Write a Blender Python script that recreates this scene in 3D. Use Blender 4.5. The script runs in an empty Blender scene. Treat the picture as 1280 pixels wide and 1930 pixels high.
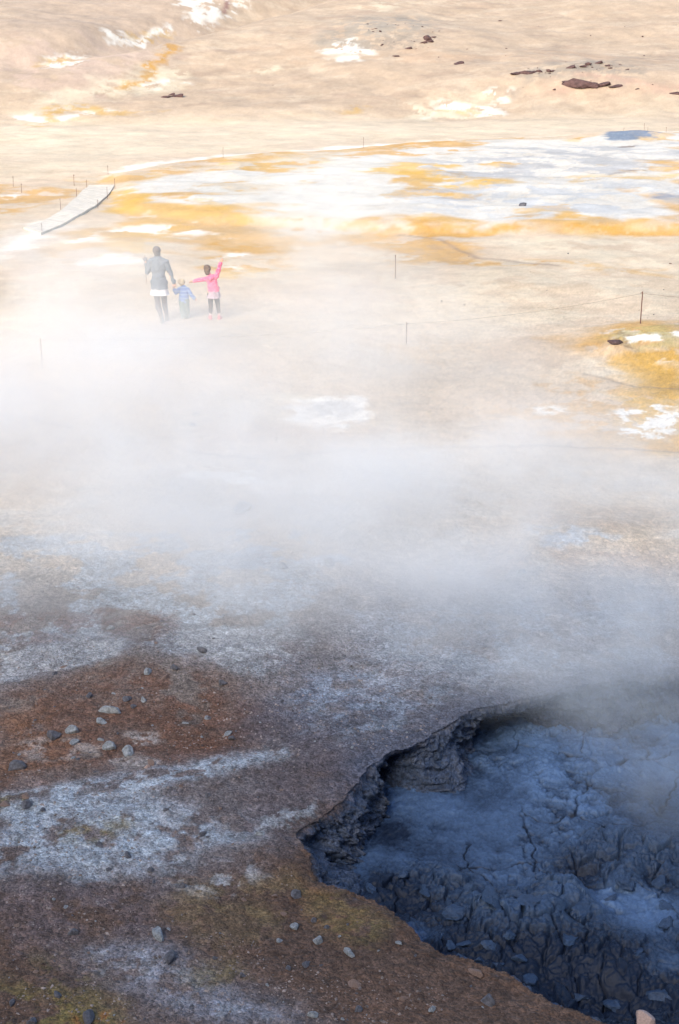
import bpy, bmesh, math, random
import numpy as np
from mathutils import Vector, Matrix

R = math.radians
scene = bpy.context.scene

# ------------------------------------------------------------------ camera
CAM_H, PITCH, F = 7.0, R(19.8), 2680.0          # metres, radians, focal length in photo pixels (50 mm on 36 mm)
cam_d = bpy.data.cameras.new('camera')
cam = bpy.data.objects.new('camera', cam_d)
scene.collection.objects.link(cam)
cam.location = (0, 0, CAM_H)
cam.rotation_euler = (math.pi/2 - PITCH, 0, 0)
cam_d.sensor_fit = 'VERTICAL'; cam_d.sensor_height = 36.0; cam_d.sensor_width = 24.0
cam_d.lens = 50.0
cam_d.clip_start = 0.1; cam_d.clip_end = 3000
scene.camera = cam

# ------------------------------------------------------------------ light
SUN_EL, SUN_AZ = R(30), R(205)                   # azimuth clockwise from +Y: behind the camera, a little to the left
world = bpy.data.worlds.new('World'); scene.world = world
world.use_nodes = True
nt = world.node_tree
sky = nt.nodes.new('ShaderNodeTexSky'); sky.sky_type = 'NISHITA'; sky.sun_disc = False
sky.sun_elevation = SUN_EL; sky.sun_rotation = SUN_AZ
sky.air_density = 1.0; sky.dust_density = 1.2; sky.ozone_density = 1.0
nt.links.new(sky.outputs[0], nt.nodes['Background'].inputs[0])
nt.nodes['Background'].inputs[1].default_value = 0.125
sun_d = bpy.data.lights.new('sun', 'SUN'); sun_d.energy = 2.7; sun_d.angle = R(38)
sun_d.color = (1.0, 0.875, 0.67)
sun = bpy.data.objects.new('sun', sun_d); scene.collection.objects.link(sun)
sv = Vector((math.sin(SUN_AZ)*math.cos(SUN_EL), math.cos(SUN_AZ)*math.cos(SUN_EL), math.sin(SUN_EL)))
sun.rotation_euler = sv.to_track_quat('Z', 'Y').to_euler()
sun.location = (-30, -60, 60)
scene.view_settings.view_transform = 'Standard'
scene.view_settings.look = 'None'
scene.view_settings.exposure = 1.33
scene.view_settings.gamma = 1.0
cy = scene.cycles
cy.max_bounces = 8; cy.diffuse_bounces = 3; cy.glossy_bounces = 2; cy.volume_bounces = 4
cy.volume_step_rate = 1.3; cy.volume_max_steps = 256
cy.use_denoising = True
cy.use_adaptive_sampling = True; cy.adaptive_threshold = 0.025

# ------------------------------------------------------------------ helpers
C = scene.collection
rng = np.random.default_rng(7)
TAB = rng.random((512, 512)).astype(np.float32)
JX = rng.random((512, 512)).astype(np.float32); JY = rng.random((512, 512)).astype(np.float32)

def vnoise(x, y, ox=0, oy=0):
    xi = np.floor(x).astype(np.int64); yi = np.floor(y).astype(np.int64)
    fx = (x - xi).astype(np.float32); fy = (y - yi).astype(np.float32)
    fx = fx*fx*fx*(fx*(fx*6-15)+10); fy = fy*fy*fy*(fy*(fy*6-15)+10)
    xi = (xi + ox) & 511; yi = (yi + oy) & 511
    x1 = (xi+1) & 511; y1 = (yi+1) & 511
    a = TAB[yi, xi]; b = TAB[yi, x1]; c = TAB[y1, xi]; d = TAB[y1, x1]
    return (a + (b-a)*fx + (c-a)*fy + (a-b-c+d)*fx*fy)*2-1

def fbm(x, y, f=1.0, octs=4, gain=.5, seed=0):
    out = np.zeros_like(x, dtype=np.float32); amp = 1.0; tot = 0
    ca, sa = math.cos(.6), math.sin(.6)
    px, py = x*f, y*f
    for o in range(octs):
        out += amp*vnoise(px, py, seed*37+o*91, seed*53+o*17)
        tot += amp; amp *= gain
        px, py = (px*ca - py*sa)*2.03+3.1, (px*sa + py*ca)*2.03+7.7
    return out/tot*1.5

def ridged(x, y, f=1.0, octs=4, gain=.5, seed=0):
    out = np.zeros_like(x, dtype=np.float32); amp = 1.0; tot = 0
    ca, sa = math.cos(.9), math.sin(.9)
    px, py = x*f, y*f
    for o in range(octs):
        out += amp*(1-np.abs(vnoise(px, py, seed*31+o*71, seed*43+o*27)))**2
        tot += amp; amp *= gain
        px, py = (px*ca - py*sa)*2.1+3.1, (px*sa + py*ca)*2.1+7.7
    return out/tot

def worley(x, y, f=1.0, seed=0):
    px, py = x*f, y*f
    xi = np.floor(px).astype(np.int64); yi = np.floor(py).astype(np.int64)
    d1 = np.full(x.shape, 9., np.float32); d2 = d1.copy(); idv = np.zeros(x.shape, np.float32)
    for dy in (-1, 0, 1):
        for dx in (-1, 0, 1):
            cx = (xi+dx+seed*13) & 511; cyy = (yi+dy+seed*29) & 511
            qx = xi+dx+JX[cyy, cx]; qy = yi+dy+JY[cyy, cx]
            d = np.hypot(px-qx, py-qy).astype(np.float32)
            near = d < d1
            d2 = np.where(near, d1, np.minimum(d2, d)); idv = np.where(near, TAB[cyy, cx], idv)
            d1 = np.where(near, d, d1)
    return d1, d2, idv

def sstep(a, b, x):
    t = np.clip((x-a)/(b-a), 0, 1); return t*t*(3-2*t)

def ray(px, py):
    a = (px-640)/F; b = (965-py)/F
    return (a, math.cos(PITCH)+b*math.sin(PITCH), -math.sin(PITCH)+b*math.cos(PITCH))

def at_z(px, py, z=0.0):
    dx, dy, dz = ray(px, py); t = (z-CAM_H)/dz
    return (dx*t, dy*t)

def at_depth(px, py, y):
    dx, dy, dz = ray(px, py); t = y/dy
    return (dx*t, y, CAM_H+dz*t)

def poly_sd(x, y, poly):
    """signed distance in metres, positive inside"""
    P = np.array(poly, dtype=np.float64); n = len(P)
    best = np.full(x.shape, 1e9); inside = np.zeros(x.shape, bool)
    for i in range(n):
        ax, ay = P[i]; bx, by = P[(i+1) % n]
        ex, ey = bx-ax, by-ay
        L = ex*ex+ey*ey+1e-12
        t = np.clip(((x-ax)*ex+(y-ay)*ey)/L, 0, 1)
        best = np.minimum(best, (x-ax-ex*t)**2+(y-ay-ey*t)**2)
        if ay != by:
            c = ((ay > y) != (by > y)) & (x < (bx-ax)*(y-ay)/(by-ay)+ax)
            inside ^= c
    d = np.sqrt(best)
    return np.where(inside, d, -d)

def line_d(x, y, pts):
    best = np.full(x.shape, 1e9)
    for (ax, ay), (bx, by) in zip(pts[:-1], pts[1:]):
        ex, ey = bx-ax, by-ay
        t = np.clip(((x-ax)*ex+(y-ay)*ey)/(ex*ex+ey*ey+1e-12), 0, 1)
        best = np.minimum(best, (x-ax-ex*t)**2+(y-ay-ey*t)**2)
    return np.sqrt(best)

# ------------------------------------------------------------------ terrain shape
def coarse(x, y):
    """the large shape of the land: slope under the photographer and an added crest behind it, flat field, hill behind"""
    x = np.asarray(x, dtype=np.float64); y = np.asarray(y, dtype=np.float64)
    z = np.interp(y, [-140, -60, -24, -16, 0, 4.0, 6.2, 7.6], [34, 33, 27.0, 19.0, 5.2, 1.9, .35, 0])  # high crest behind the camera is invented, shaped to keep sun off the foreground
    z = np.where(y < 7.6, z, 0.0)
    # hill beyond the field
    w = 88 + 3.0*np.sin(x*.06+.6) + .05*x
    s = np.clip(y-w, 0, None)
    hill = .20*np.sqrt(s*s+9)-.6
    hill = np.where(s > 0, hill, 0)
    hill = 150*(1-np.exp(-hill/150))
    k = sstep(0, 9, s)
    hill += k*1.1*np.exp(-((x-17)/12)**2-((y-101)/6)**2)
    hill += k*.9*np.exp(-((x-6)/9)**2-((y-112)/8)**2)
    hill += k*1.3*np.exp(-((x+24)/10)**2-((y-108)/9)**2)
    gx = -9 + .55*(y-121)
    hill -= k*1.4*np.exp(-((x-gx)/2.6)**2)*sstep(92, 112, y)
    z = z + hill
    return z

def ground_at(px, py):
    dx, dy, dz = ray(px, py)
    t = np.linspace(7, 400, 6000)
    zz = CAM_H+dz*t; g = coarse(dx*t, dy*t)
    k = int(np.argmax(zz <= g))
    if k == 0: k = len(t)-1
    t0, t1 = t[k-1], t[k]
    for _ in range(20):
        m = .5*(t0+t1)
        if CAM_H+dz*m <= coarse(dx*m, dy*m): t1 = m
        else: t0 = m
    return (dx*t1, dy*t1)

def W(pts): return [ground_at(*p) for p in pts]

FLOOR = -0.50
RIM_PX = [(1420, 2080), (1130, 1932), (1080, 1906), (1000, 1872), (935, 1838), (870, 1812), (800, 1785), (768, 1752),
          (735, 1722), (700, 1696), (650, 1676), (612, 1667), (586, 1652), (572, 1632), (577, 1606), (556, 1572),
          (580, 1545), (600, 1524), (636, 1505), (660, 1470), (690, 1440), (722, 1420), (790, 1392),
          (840, 1366), (900, 1336), (935, 1322), (1000, 1306), (1080, 1290), (1180, 1270), (1300, 1262),
          (1500, 1290), (1800, 1400), (1950, 1700), (1700, 2050)]
TOE_PX = [(1420, 2085), (1110, 1940), (960, 1880), (860, 1835), (812, 1800), (786, 1766), (768, 1720), (752, 1672), (735, 1632), (733, 1560),
          (734, 1500), (790, 1512), (850, 1518), (892, 1490), (930, 1448), (934, 1418), (990, 1412), (1060, 1402),
          (1150, 1385), (1260, 1370), (1480, 1390), (1700, 1500), (1800, 1700), (1650, 2000)]
RIM = [at_z(*p) for p in RIM_PX]
TOE = [at_z(px, py, FLOOR) for px, py in TOE_PX]

def bump(x, y, px, py, rx, ry, h):
    cx, cyy = ground_at(px, py)
    return h*np.exp(-((x-cx)/rx)**2-((y-cyy)/ry)**2)

# ------------------------------------------------------------------ ground colours (albedo)
BEIGE = (.55, .44, .32); PINK = (.50, .39, .31); WHITE = (.82, .80, .75); CREAM = (.68, .60, .46)
OCHRE = (.60, .37, .08); ORANGE = (.52, .285, .06); GOLD = (.52, .30, .055); BROWN = (.082, .050, .037)
RED = (.165, .076, .046); BLUEW = (.44, .50, .57); OLIVE = (.19, .15, .05); DARK = (.12, .075, .055)
GREY = (.31, .31, .345); SLATE = (.125, .145, .20); TAN = (.40, .29, .20); GREEN = (.33, .31, .12)
MUDC = (.024, .040, .080); ASH = (.25, .23, .235); GBLUE = (.15, .20, .28)

# (colour, photo outline dropped onto the land, edge wander m, edge softness m, strength, break-up threshold, break-up scale 1/m)
PATCHES = [
 # --- hill
 (PINK,  [(0,0),(420,0),(330,90),(150,150),(0,170)], 2, 2, .6, None, 0),
 ((.56,.43,.37), [(0,90),(180,80),(330,110),(200,170),(0,185)], 2, 2, .5, -.1, .3),
 (WHITE, [(330,0),(470,0),(430,30),(370,66),(350,40)], .6, .5, .85, -.2, .8),
 ((.30,.17,.15), [(424,0),(433,0),(430,12),(424,24),(419,22)], .15, .2, .9, None, 0),
 (WHITE, [(190,72),(250,58),(330,50),(338,62),(290,70),(260,78),(195,80)], 1.2, .5, .95, -.4, 1.2),
 (OCHRE, [(250,66),(330,60),(300,78),(240,80)], 1.0, .5, .6, -.1, 1.6),
 (WHITE, [(75,125),(150,100),(140,128),(90,136)], .8, .5, .9, -.3, 1.2),
 (OCHRE, [(80,115),(140,108),(130,125),(78,132)], .8, .5, .6, .0, 1.6),
 (CREAM, [(100,185),(210,140),(290,120),(360,130),(330,160),(240,185),(150,200)], 2, 1.2, .75, -.25, .8),
 (WHITE, [(250,160),(330,135),(350,150),(290,165)], 1.5, .8, .8, -.1, .9),
 (ORANGE,[(215,162),(265,138),(312,88),(330,92),(296,130),(245,165)], .8, .5, .9, -.35, 1.5),
 ((.26,.18,.12),[(180,178),(205,162),(222,160),(200,178)], .8, .4, .6, -.0, 1.8),
 (WHITE, [(0,205),(100,200),(230,203),(240,211),(130,216),(60,228),(0,232)], 2.5, .8, .95, -.45, .7),
 (OCHRE, [(0,240),(90,212),(150,200),(300,208),(110,220),(0,246)], 1.8, .6, .7, -.15, 1.2),
 (CREAM, [(440,138),(500,120),(520,128),(470,142)], 1.5, .7, .9, -.2, .8),
 ((.36,.32,.27), [(560,85),(700,35),(820,30),(830,60),(730,90),(640,90)], 2.5, 2.0, .85, -.15, 1.2),
 ((.45,.35,.26), [(500,105),(580,92),(575,108)], 1.5, .6, .6, -.1, 1.2),
 (WHITE, [(570,92),(690,85),(705,100),(640,110),(600,98)], 1.8, .6, .95, -.2, .9),
 (CREAM, [(640,20),(830,8),(720,25)], 2, .8, .7, -.1, .8),
 ((.52,.37,.26), [(500,105),(900,88),(1100,92),(1280,108),(1280,118),(950,112),(700,112)], 3, 1.5, .55, -.2, .6),
 ((.30,.25,.20), [(960,140),(1100,122),(1165,128),(1140,140),(1000,150)], 1.2, .7, .7, .0, 2.5),
 ((.32,.27,.22), [(640,88),(740,60),(820,62),(800,84),(690,96)], 1.2, .7, .7, .0, 2.5),
 ((.34,.29,.24), [(960,135),(1080,118),(1160,124),(1200,145),(1080,158),(960,158)], 2, 1.2, .9, -.15, 1.2),
 ((.55,.34,.27), [(1060,160),(1180,158),(1280,160),(1280,178),(1100,180)], 2, 1.2, .5, -.2, .8),
 (CREAM, [(760,195),(860,188),(930,192),(900,215),(800,220)], 2, 1.0, .9, -.25, .8),
 (WHITE, [(820,198),(910,190),(960,192),(900,214),(820,212)], 2, .8, .9, -.15, .9),
 (OCHRE, [(640,212),(700,206),(690,214)], 1.5, .6, .7, -.2, 1.2),
 (OCHRE, [(800,214),(930,206),(900,218),(820,220)], 2, .6, .5, .0, 1.2),
 # --- plain in front of the hill
 (CREAM, [(0,240),(120,250),(110,280),(0,290)], 2, 2, .55, -.1, .4),
 (TAN,   [(20,312),(110,316),(90,326),(30,328)], 2, 1, .5, -.1, .6),
 (CREAM, [(0,236),(1280,206),(1280,246),(700,262),(300,300),(200,318),(0,330)], 1, 3, .35, None, 0),
 # pale road edge
 (WHITE, [(215,322),(330,303),(480,290),(640,275),(800,264),(1000,256),(1280,247),(1280,252),(1000,261),(800,270),(640,282),(480,297),(330,311),(225,329)], .5, .5, .7, None, 0),
 (WHITE, [(90,418),(60,432),(0,462),(0,500),(60,470),(120,432)], .5, .8, .8, None, 0),
 (TAN, [(100,436),(60,470),(20,500),(60,500),(120,450)], .6, .6, .35, -.2, .8),
 # --- white and orange field
 (ORANGE,[(205,332),(330,310),(480,296),(640,282),(800,270),(1000,262),(1280,254),(1280,438),(900,436),(740,434),(560,470),(380,470),(200,440),(240,400),(215,370)], 1.5, .6, .62, -.15, .45),
 (OCHRE, [(230,340),(640,290),(1280,262),(1280,436),(760,430),(400,440),(240,420)], 1.5, 1, .4, -.3, .5),
 ((.58,.56,.52), [(240,356),(420,340),(640,320),(700,296),(1000,270),(1280,266),(1280,433),(900,433),(760,428),(560,412),(400,400),(260,384)], 2.5, .6, .97, -.55, .30),
 ((.55,.53,.48), [(380,330),(640,296),(720,300),(700,420),(520,440),(420,420)], 2.5, 1.5, .75, -.2, .4),
 (ORANGE,[(640,296),(820,274),(920,280),(800,300),(700,304)], 2.5, .6, .8, -.1, .5),
 (OCHRE, [(690,330),(780,316),(850,335),(1000,350),(880,358),(720,352)], 2.5, .5, .85, -.15, .4),
 (OCHRE, [(860,352),(1280,330),(1280,342),(900,362)], 2.5, .6, .6, .0, .5),
 ((.33,.34,.37), [(760,300),(1280,280),(1280,340),(900,352),(760,335)], 3, 1.5, .6, -.05, .8),
 ((.36,.40,.46), [(700,365),(1280,360),(1280,428),(800,424)], 3, 1.5, .5, .0, .9),
 (GBLUE, [(1140,262),(1170,259),(1236,260),(1230,270),(1180,274),(1135,272)], .5, .3, .95, None, 0),
 (GBLUE, [(1230,378),(1280,370),(1280,394),(1240,390)], 2, .8, .8, -.1, .5),
 ((.24,.20,.17), [(1130,334),(1180,330),(1280,326),(1280,332),(1190,336)], 1.5, .3, .7, .1, .8),
 ((.20,.15,.12), [(1160,284),(1200,281),(1195,286),(1165,288)], .5, .2, .8, .0, .8),
 (ORANGE,[(735,428),(900,434),(1280,432),(1280,441),(1000,439),(900,444),(800,446)], .6, .3, .85, -.35, .7),
 (ORANGE,[(720,436),(830,442),(900,480),(1040,495),(1280,512),(1280,520),(1020,510),(880,500),(790,500),(740,480)], 1.2, .5, .75, -.2, .6),
 (TAN,   [(750,440),(800,450),(860,480),(900,496),(800,490),(745,470)], 1.0, .5, .5, -.1, .9),
 # left of centre, around the walkers
 (OCHRE, [(200,352),(260,375),(290,400),(230,410),(190,380)], 1.0, .4, .8, -.3, .6),
 (OCHRE, [(360,395),(440,385),(430,405),(370,410)], 1.0, .5, .5, -.2, .6),
 (ORANGE,[(110,440),(220,425),(330,435),(260,460),(150,480),(90,510)], 1.0, .6, .75, -.25, .6),
 (OCHRE, [(180,440),(350,432),(300,480),(180,490)], 1.0, .5, .6, -.2, .7),
 (WHITE, [(90,440),(180,440),(190,460),(100,462)], .8, .5, .7, -.2, .6),
 (WHITE, [(180,484),(260,480),(270,500),(180,502)], .8, .4, .8, -.2, .6),
 (WHITE, [(210,430),(380,426),(370,438),(220,440)], .8, .4, .8, -.2, .6),
 (ORANGE,[(380,460),(430,455),(500,470),(520,500),(400,505)], 1.0, .4, .85, -.25, .7),
 (WHITE, [(405,476),(455,472),(460,484),(410,486)], .5, .3, .9, -.3, .8),
 (WHITE, [(420,492),(460,492),(455,500),(425,500)], .5, .3, .8, -.2, .8),
 (OCHRE, [(430,505),(570,500),(560,515),(430,520)], .7, .4, .6, -.15, .8),
 (TAN,   [(0,500),(60,460),(130,450),(160,480),(80,520),(0,530)], 1, .8, .4, -.1, .8),
 (ORANGE,[(0,350),(130,360),(120,385),(80,400),(0,420)], 1.2, .5, .7, -.2, .5),
 (WHITE, [(0,366),(40,360),(60,372),(0,380)], 1, .5, .8, -.2, .6),
 # beige flats on the right
 (CREAM, [(760,520),(1280,470),(1280,600),(900,620),(760,600)], 1.0, 1.0, .35, -.2, .7),
 (CREAM, [(900,450),(1200,450),(1280,490),(1000,480)], 1.0, .6, .5, -.2, .6),
 # mossy mound on the right
 (TAN,   [(880,650),(1000,640),(1120,630),(1100,690),(960,690)], .6, .6, .6, -.25, 1.0),
 (ORANGE,[(1060,640),(1120,628),(1280,612),(1280,680),(1180,676),(1090,672)], .6, .7, .8, -.4, 1.5),
 (GREEN, [(1130,655),(1180,640),(1280,622),(1280,668),(1200,672)], .4, .3, .5, -.35, 2.0),
 ((.22,.13,.06), [(1140,665),(1175,640),(1195,660),(1180,672)], .2, .15, .7, -.1, 4),
 (WHITE, [(1180,654),(1215,652),(1212,660),(1185,661)], .12, .08, .95, None, 0),
 (WHITE, [(1205,656),(1242,655),(1240,662),(1212,663)], .12, .08, .95, None, 0),
 (WHITE, [(1265,648),(1300,645),(1300,656),(1268,655)], .12, .08, .95, None, 0),
 (GOLD,  [(1180,672),(1280,672),(1280,752),(1220,740),(1195,716),(1150,690)], .3, .2, .92, -.6, 1.5),
 (WHITE, [(1240,685),(1285,683),(1285,690),(1245,692)], .2, .1, .7, -.1, 2),
 (CREAM, [(1100,680),(1190,690),(1240,730),(1280,752),(1280,760),(1180,740),(1060,720)], .4, .3, .5, -.2, 1.0),
 (ORANGE,[(960,720),(1120,700),(1230,740),(1300,760),(1300,855),(1150,850),(960,800)], .6, .6, .6, -.3, 1.0),
 (OCHRE, [(1180,740),(1300,745),(1300,855),(1200,845)], .4, .5, .7, -.3, 1.5),
 (WHITE, [(1150,780),(1230,752),(1280,764),(1280,815),(1220,835),(1160,815)], .3, .1, .9, -.15, 3.0),
 (GOLD,  [(1230,748),(1280,756),(1280,775),(1250,770)], .3, .15, .8, -.2, 2.0),
 (ORANGE,[(1200,825),(1300,806),(1300,850),(1220,852)], .2, .12, .9, -.5, 2.0),
 (GOLD,  [(1170,690),(1300,680),(1300,745),(1230,742)], .2, .3, .8, -.8, 1.5),
 (WHITE, [(1010,760),(1070,758),(1075,772),(1020,774)], .2, .15, .8, -.3, 1.5),
 # basin with a white rim
 (CREAM, [(430,740),(560,738),(540,790),(440,790)], .5, .5, .5, -.3, 1.0),
 (CREAM, [(500,740),(560,738),(620,740),(600,752),(540,756)], .2, .2, .8, None, 0),
 (WHITE, [(625+82*math.cos(k_*.45)*(1+.10*math.sin(k_*2.1)), 770+31*math.sin(k_*.45)*(1+.12*math.cos(k_*1.7))) for k_ in range(14)], .28, .16, .9, None, 0),
 ((.50,.50,.50), [(628+50*math.cos(k_*.45), 765+17*math.sin(k_*.45)) for k_ in range(14)], .12, .18, .75, -.4, 2.0),
 (TAN,   [(350,800),(520,790),(560,800),(700,805),(700,850),(350,852)], .5, .4, .75, -.3, 1.0),
 (PINK,  [(200,640),(480,640),(480,700),(230,720)], .7, 1.0, .6, -.3, .6),
 # --- middle ground in the steam
 (TAN,   [(0,820),(160,830),(140,900),(0,900)], .5, .5, .6, -.2, 1.0),
 (ORANGE,[(700,640),(860,650),(850,690),(720,680)], .6, .5, .3, -.2, 1.0),
 (WHITE, [(330,890),(480,885),(520,905),(590,918),(480,920),(400,905)], .2, .12, .9, -.3, 1.5),
 (TAN,   [(440,915),(540,905),(560,940),(460,950)], .2, .3, .7, -.2, 1.5),
 (TAN,   [(960,940),(1100,945),(1280,960),(1280,1010),(1130,1000),(1000,985)], .3, .3, .75, -.3, 1.2),
 (BLUEW, [(980,1000),(1100,1005),(1170,1020),(1090,1040),(1020,1030)], .2, .15, .85, -.1, 2.0),
 (TAN,   [(860,1030),(1150,1035),(1280,1040),(1280,1080),(1000,1090),(900,1080)], .25, .3, .7, -.3, 1.2),
 (TAN,   [(900,640),(960,636),(970,680),(910,690)], .3, .3, .4, -.2, 1.2),
 (GREY,  [(560,1060),(660,1055),(760,1100),(640,1130),(560,1110)], .2, .2, .6, -.3, 2.0),
 (BLUEW, [(590,1055),(650,1050),(670,1075),(600,1085)], .1, .1, .8, -.3, 3.0),
 # crusts and soil near the pit
 (BLUEW, [(0,1010),(560,1000),(620,1110),(540,1180),(500,1275),(430,1262),(380,1240),(300,1228),(240,1215),(230,1240),(120,1262),(0,1285)], .12, .06, .90, -.15, 1.6),
 ((.50,.53,.56), [(0,1232),(90,1225),(180,1208),(235,1215),(225,1238),(120,1262),(60,1275),(0,1288)], .05, .04, .92, -.8, 3.0),
 ((.52,.56,.60), [(310,1210),(420,1190),(560,1180),(600,1210),(530,1260),(490,1280),(430,1262),(370,1238)], .06, .04, .92, -.45, 4.0),
 (RED,   [(0,1165),(200,1150),(330,1170),(300,1200),(200,1205),(80,1220),(0,1215)], .12, .08, .75, -.05, 2.5),
 (RED,   [(190,1160),(310,1165),(350,1185),(290,1215),(240,1220),(180,1190)], .1, .08, .7, -.2, 3),
 (RED,   [(0,1300),(230,1250),(400,1262),(520,1330),(500,1400),(420,1430),(200,1470),(0,1480)], .15, .25, .75, -.5, 1.2),
 ((.20,.092,.045), [(0,1340),(90,1340),(140,1420),(100,1460),(0,1470)], .1, .2, .7, -.3, 2.0),
 ((.36,.30,.27), [(20,1395),(110,1390),(190,1400),(185,1425),(60,1440)], .05, .05, .8, .1, 4.0),
 ((.42,.38,.36), [(205,1425),(250,1420),(300,1430),(290,1448),(220,1448)], .04, .04, .8, .0, 5.0),
 ((.42,.38,.36), [(235,1380),(290,1372),(310,1390),(250,1405)], .04, .04, .8, .05, 6.0),
 (SLATE, [(520,1240),(900,1230),(1000,1290),(900,1340),(740,1400),(680,1440),(560,1420),(480,1360),(500,1300)], .15, .3, .80, None, 0),
 ((.25,.30,.38), [(560,1270),(900,1240),(940,1300),(760,1370),(700,1400),(560,1380)], .15, .1, .75, .05, 5.0),
 (GREY,  [(640,1100),(1280,1080),(1280,1270),(960,1290),(700,1290),(560,1200)], .2, .4, .8, None, 0),
 ((.33,.39,.48), [(640,1150),(1280,1120),(1280,1270),(900,1280),(700,1260)], .2, .3, .6, -.1, 3.0),
 ((.22,.21,.23), [(0,1490),(330,1430),(560,1400),(600,1500),(560,1580),(480,1640),(300,1680),(0,1690)], .2, .22, .55, None, 0),
 ((.20,.19,.21), [(140,1770),(300,1760),(450,1830),(600,1930),(500,1990),(300,1930),(140,1860)], .15, .2, .5, None, 0),
 ((.22,.21,.23), [(0,1200),(240,1190),(600,1180),(620,1260),(500,1310),(400,1270),(230,1240),(0,1310)], .15, .15, .6, None, 0),
 ((.13,.105,.115), [(500,1330),(700,1420),(680,1470),(600,1530),(540,1600),(440,1560),(480,1480),(430,1420)], .12, .15, .7, -.4, 1.6),
 ((.15,.12,.13), [(0,1640),(330,1660),(300,1760),(160,1790),(0,1780)], .15, .15, .6, -.3, 1.6),
 (OLIVE, [(300,1700),(430,1680),(560,1700),(520,1790),(380,1800)], .1, .1, .2, -.1, 2.5),
 ((.46,.53,.61), [(0,1500),(120,1478),(330,1440),(480,1415),(520,1400),(560,1418),(440,1452),(330,1480),(150,1515),(0,1530)], .08, .07, .72, -.15, 5.0),
 ((.42,.49,.57), [(0,1530),(120,1500),(260,1500),(330,1530),(470,1560),(480,1578),(350,1600),(330,1640),(180,1650),(40,1640),(0,1650)], .12, .14, .72, -.45, 2.0),
 (OLIVE, [(120,1565),(230,1548),(260,1560),(180,1590),(110,1592)], .05, .06, .6, -.2, 4.0),
 (OLIVE, [(0,1500),(70,1500),(60,1520),(0,1522)], .03, .05, .7, -.2, 6.0),
 ((.10,.07,.05), [(0,1502),(50,1500),(70,1510),(50,1518),(0,1520)], .03, .03, .6, .1, 8.0),
 ((.40,.42,.45), [(350,1610),(480,1630),(500,1650),(430,1690),(360,1680),(300,1640)], .06, .06, .65, .0, 7.0),
 ((.38,.41,.45), [(480,1540),(560,1520),(600,1510),(595,1530),(550,1560),(480,1560)], .04, .04, .7, -.0, 6.0),
 ((.24,.13,.07), [(560,1660),(600,1665),(640,1690),(700,1740),(640,1780),(570,1720)], .05, .08, .7, -.3, 5.0),
 (OLIVE, [(560,1670),(640,1680),(740,1740),(700,1790),(620,1760)], .05, .08, .55, -.2, 5.0),
 ((.22,.16,.08), [(330,1660),(560,1640),(620,1720),(520,1760),(340,1730)], .08, .1, .5, -.1, 3.0),
 ((.26,.27,.32), [(160,1780),(300,1775),(420,1850),(520,1890),(560,1930),(400,1930),(240,1860),(160,1830)], .08, .1, .65, -.2, 3.0),
 ((.36,.38,.42), [(150,1785),(220,1780),(300,1800),(290,1850),(200,1850)], .05, .06, .5, .1, 7.0),
 ((.36,.38,.42), [(330,1890),(450,1890),(500,1920),(420,1926)], .04, .05, .6, .1, 8.0),
 (OLIVE, [(0,1850),(160,1880),(230,1900),(220,1960),(0,1960)], .06, .1, .8, -.3, 3.0),
 (OLIVE, [(60,1800),(160,1800),(200,1880),(80,1880)], .06, .1, .5, -.0, 4.0),
 ((.32,.10,.03), [(140,1915),(230,1912),(240,1935),(150,1940)], .04, .05, .7, -.1, 6.0),
 (OLIVE, [(340,1830),(440,1810),(460,1850),(360,1870)], .05, .08, .5, -.2, 4.0),
]

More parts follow.
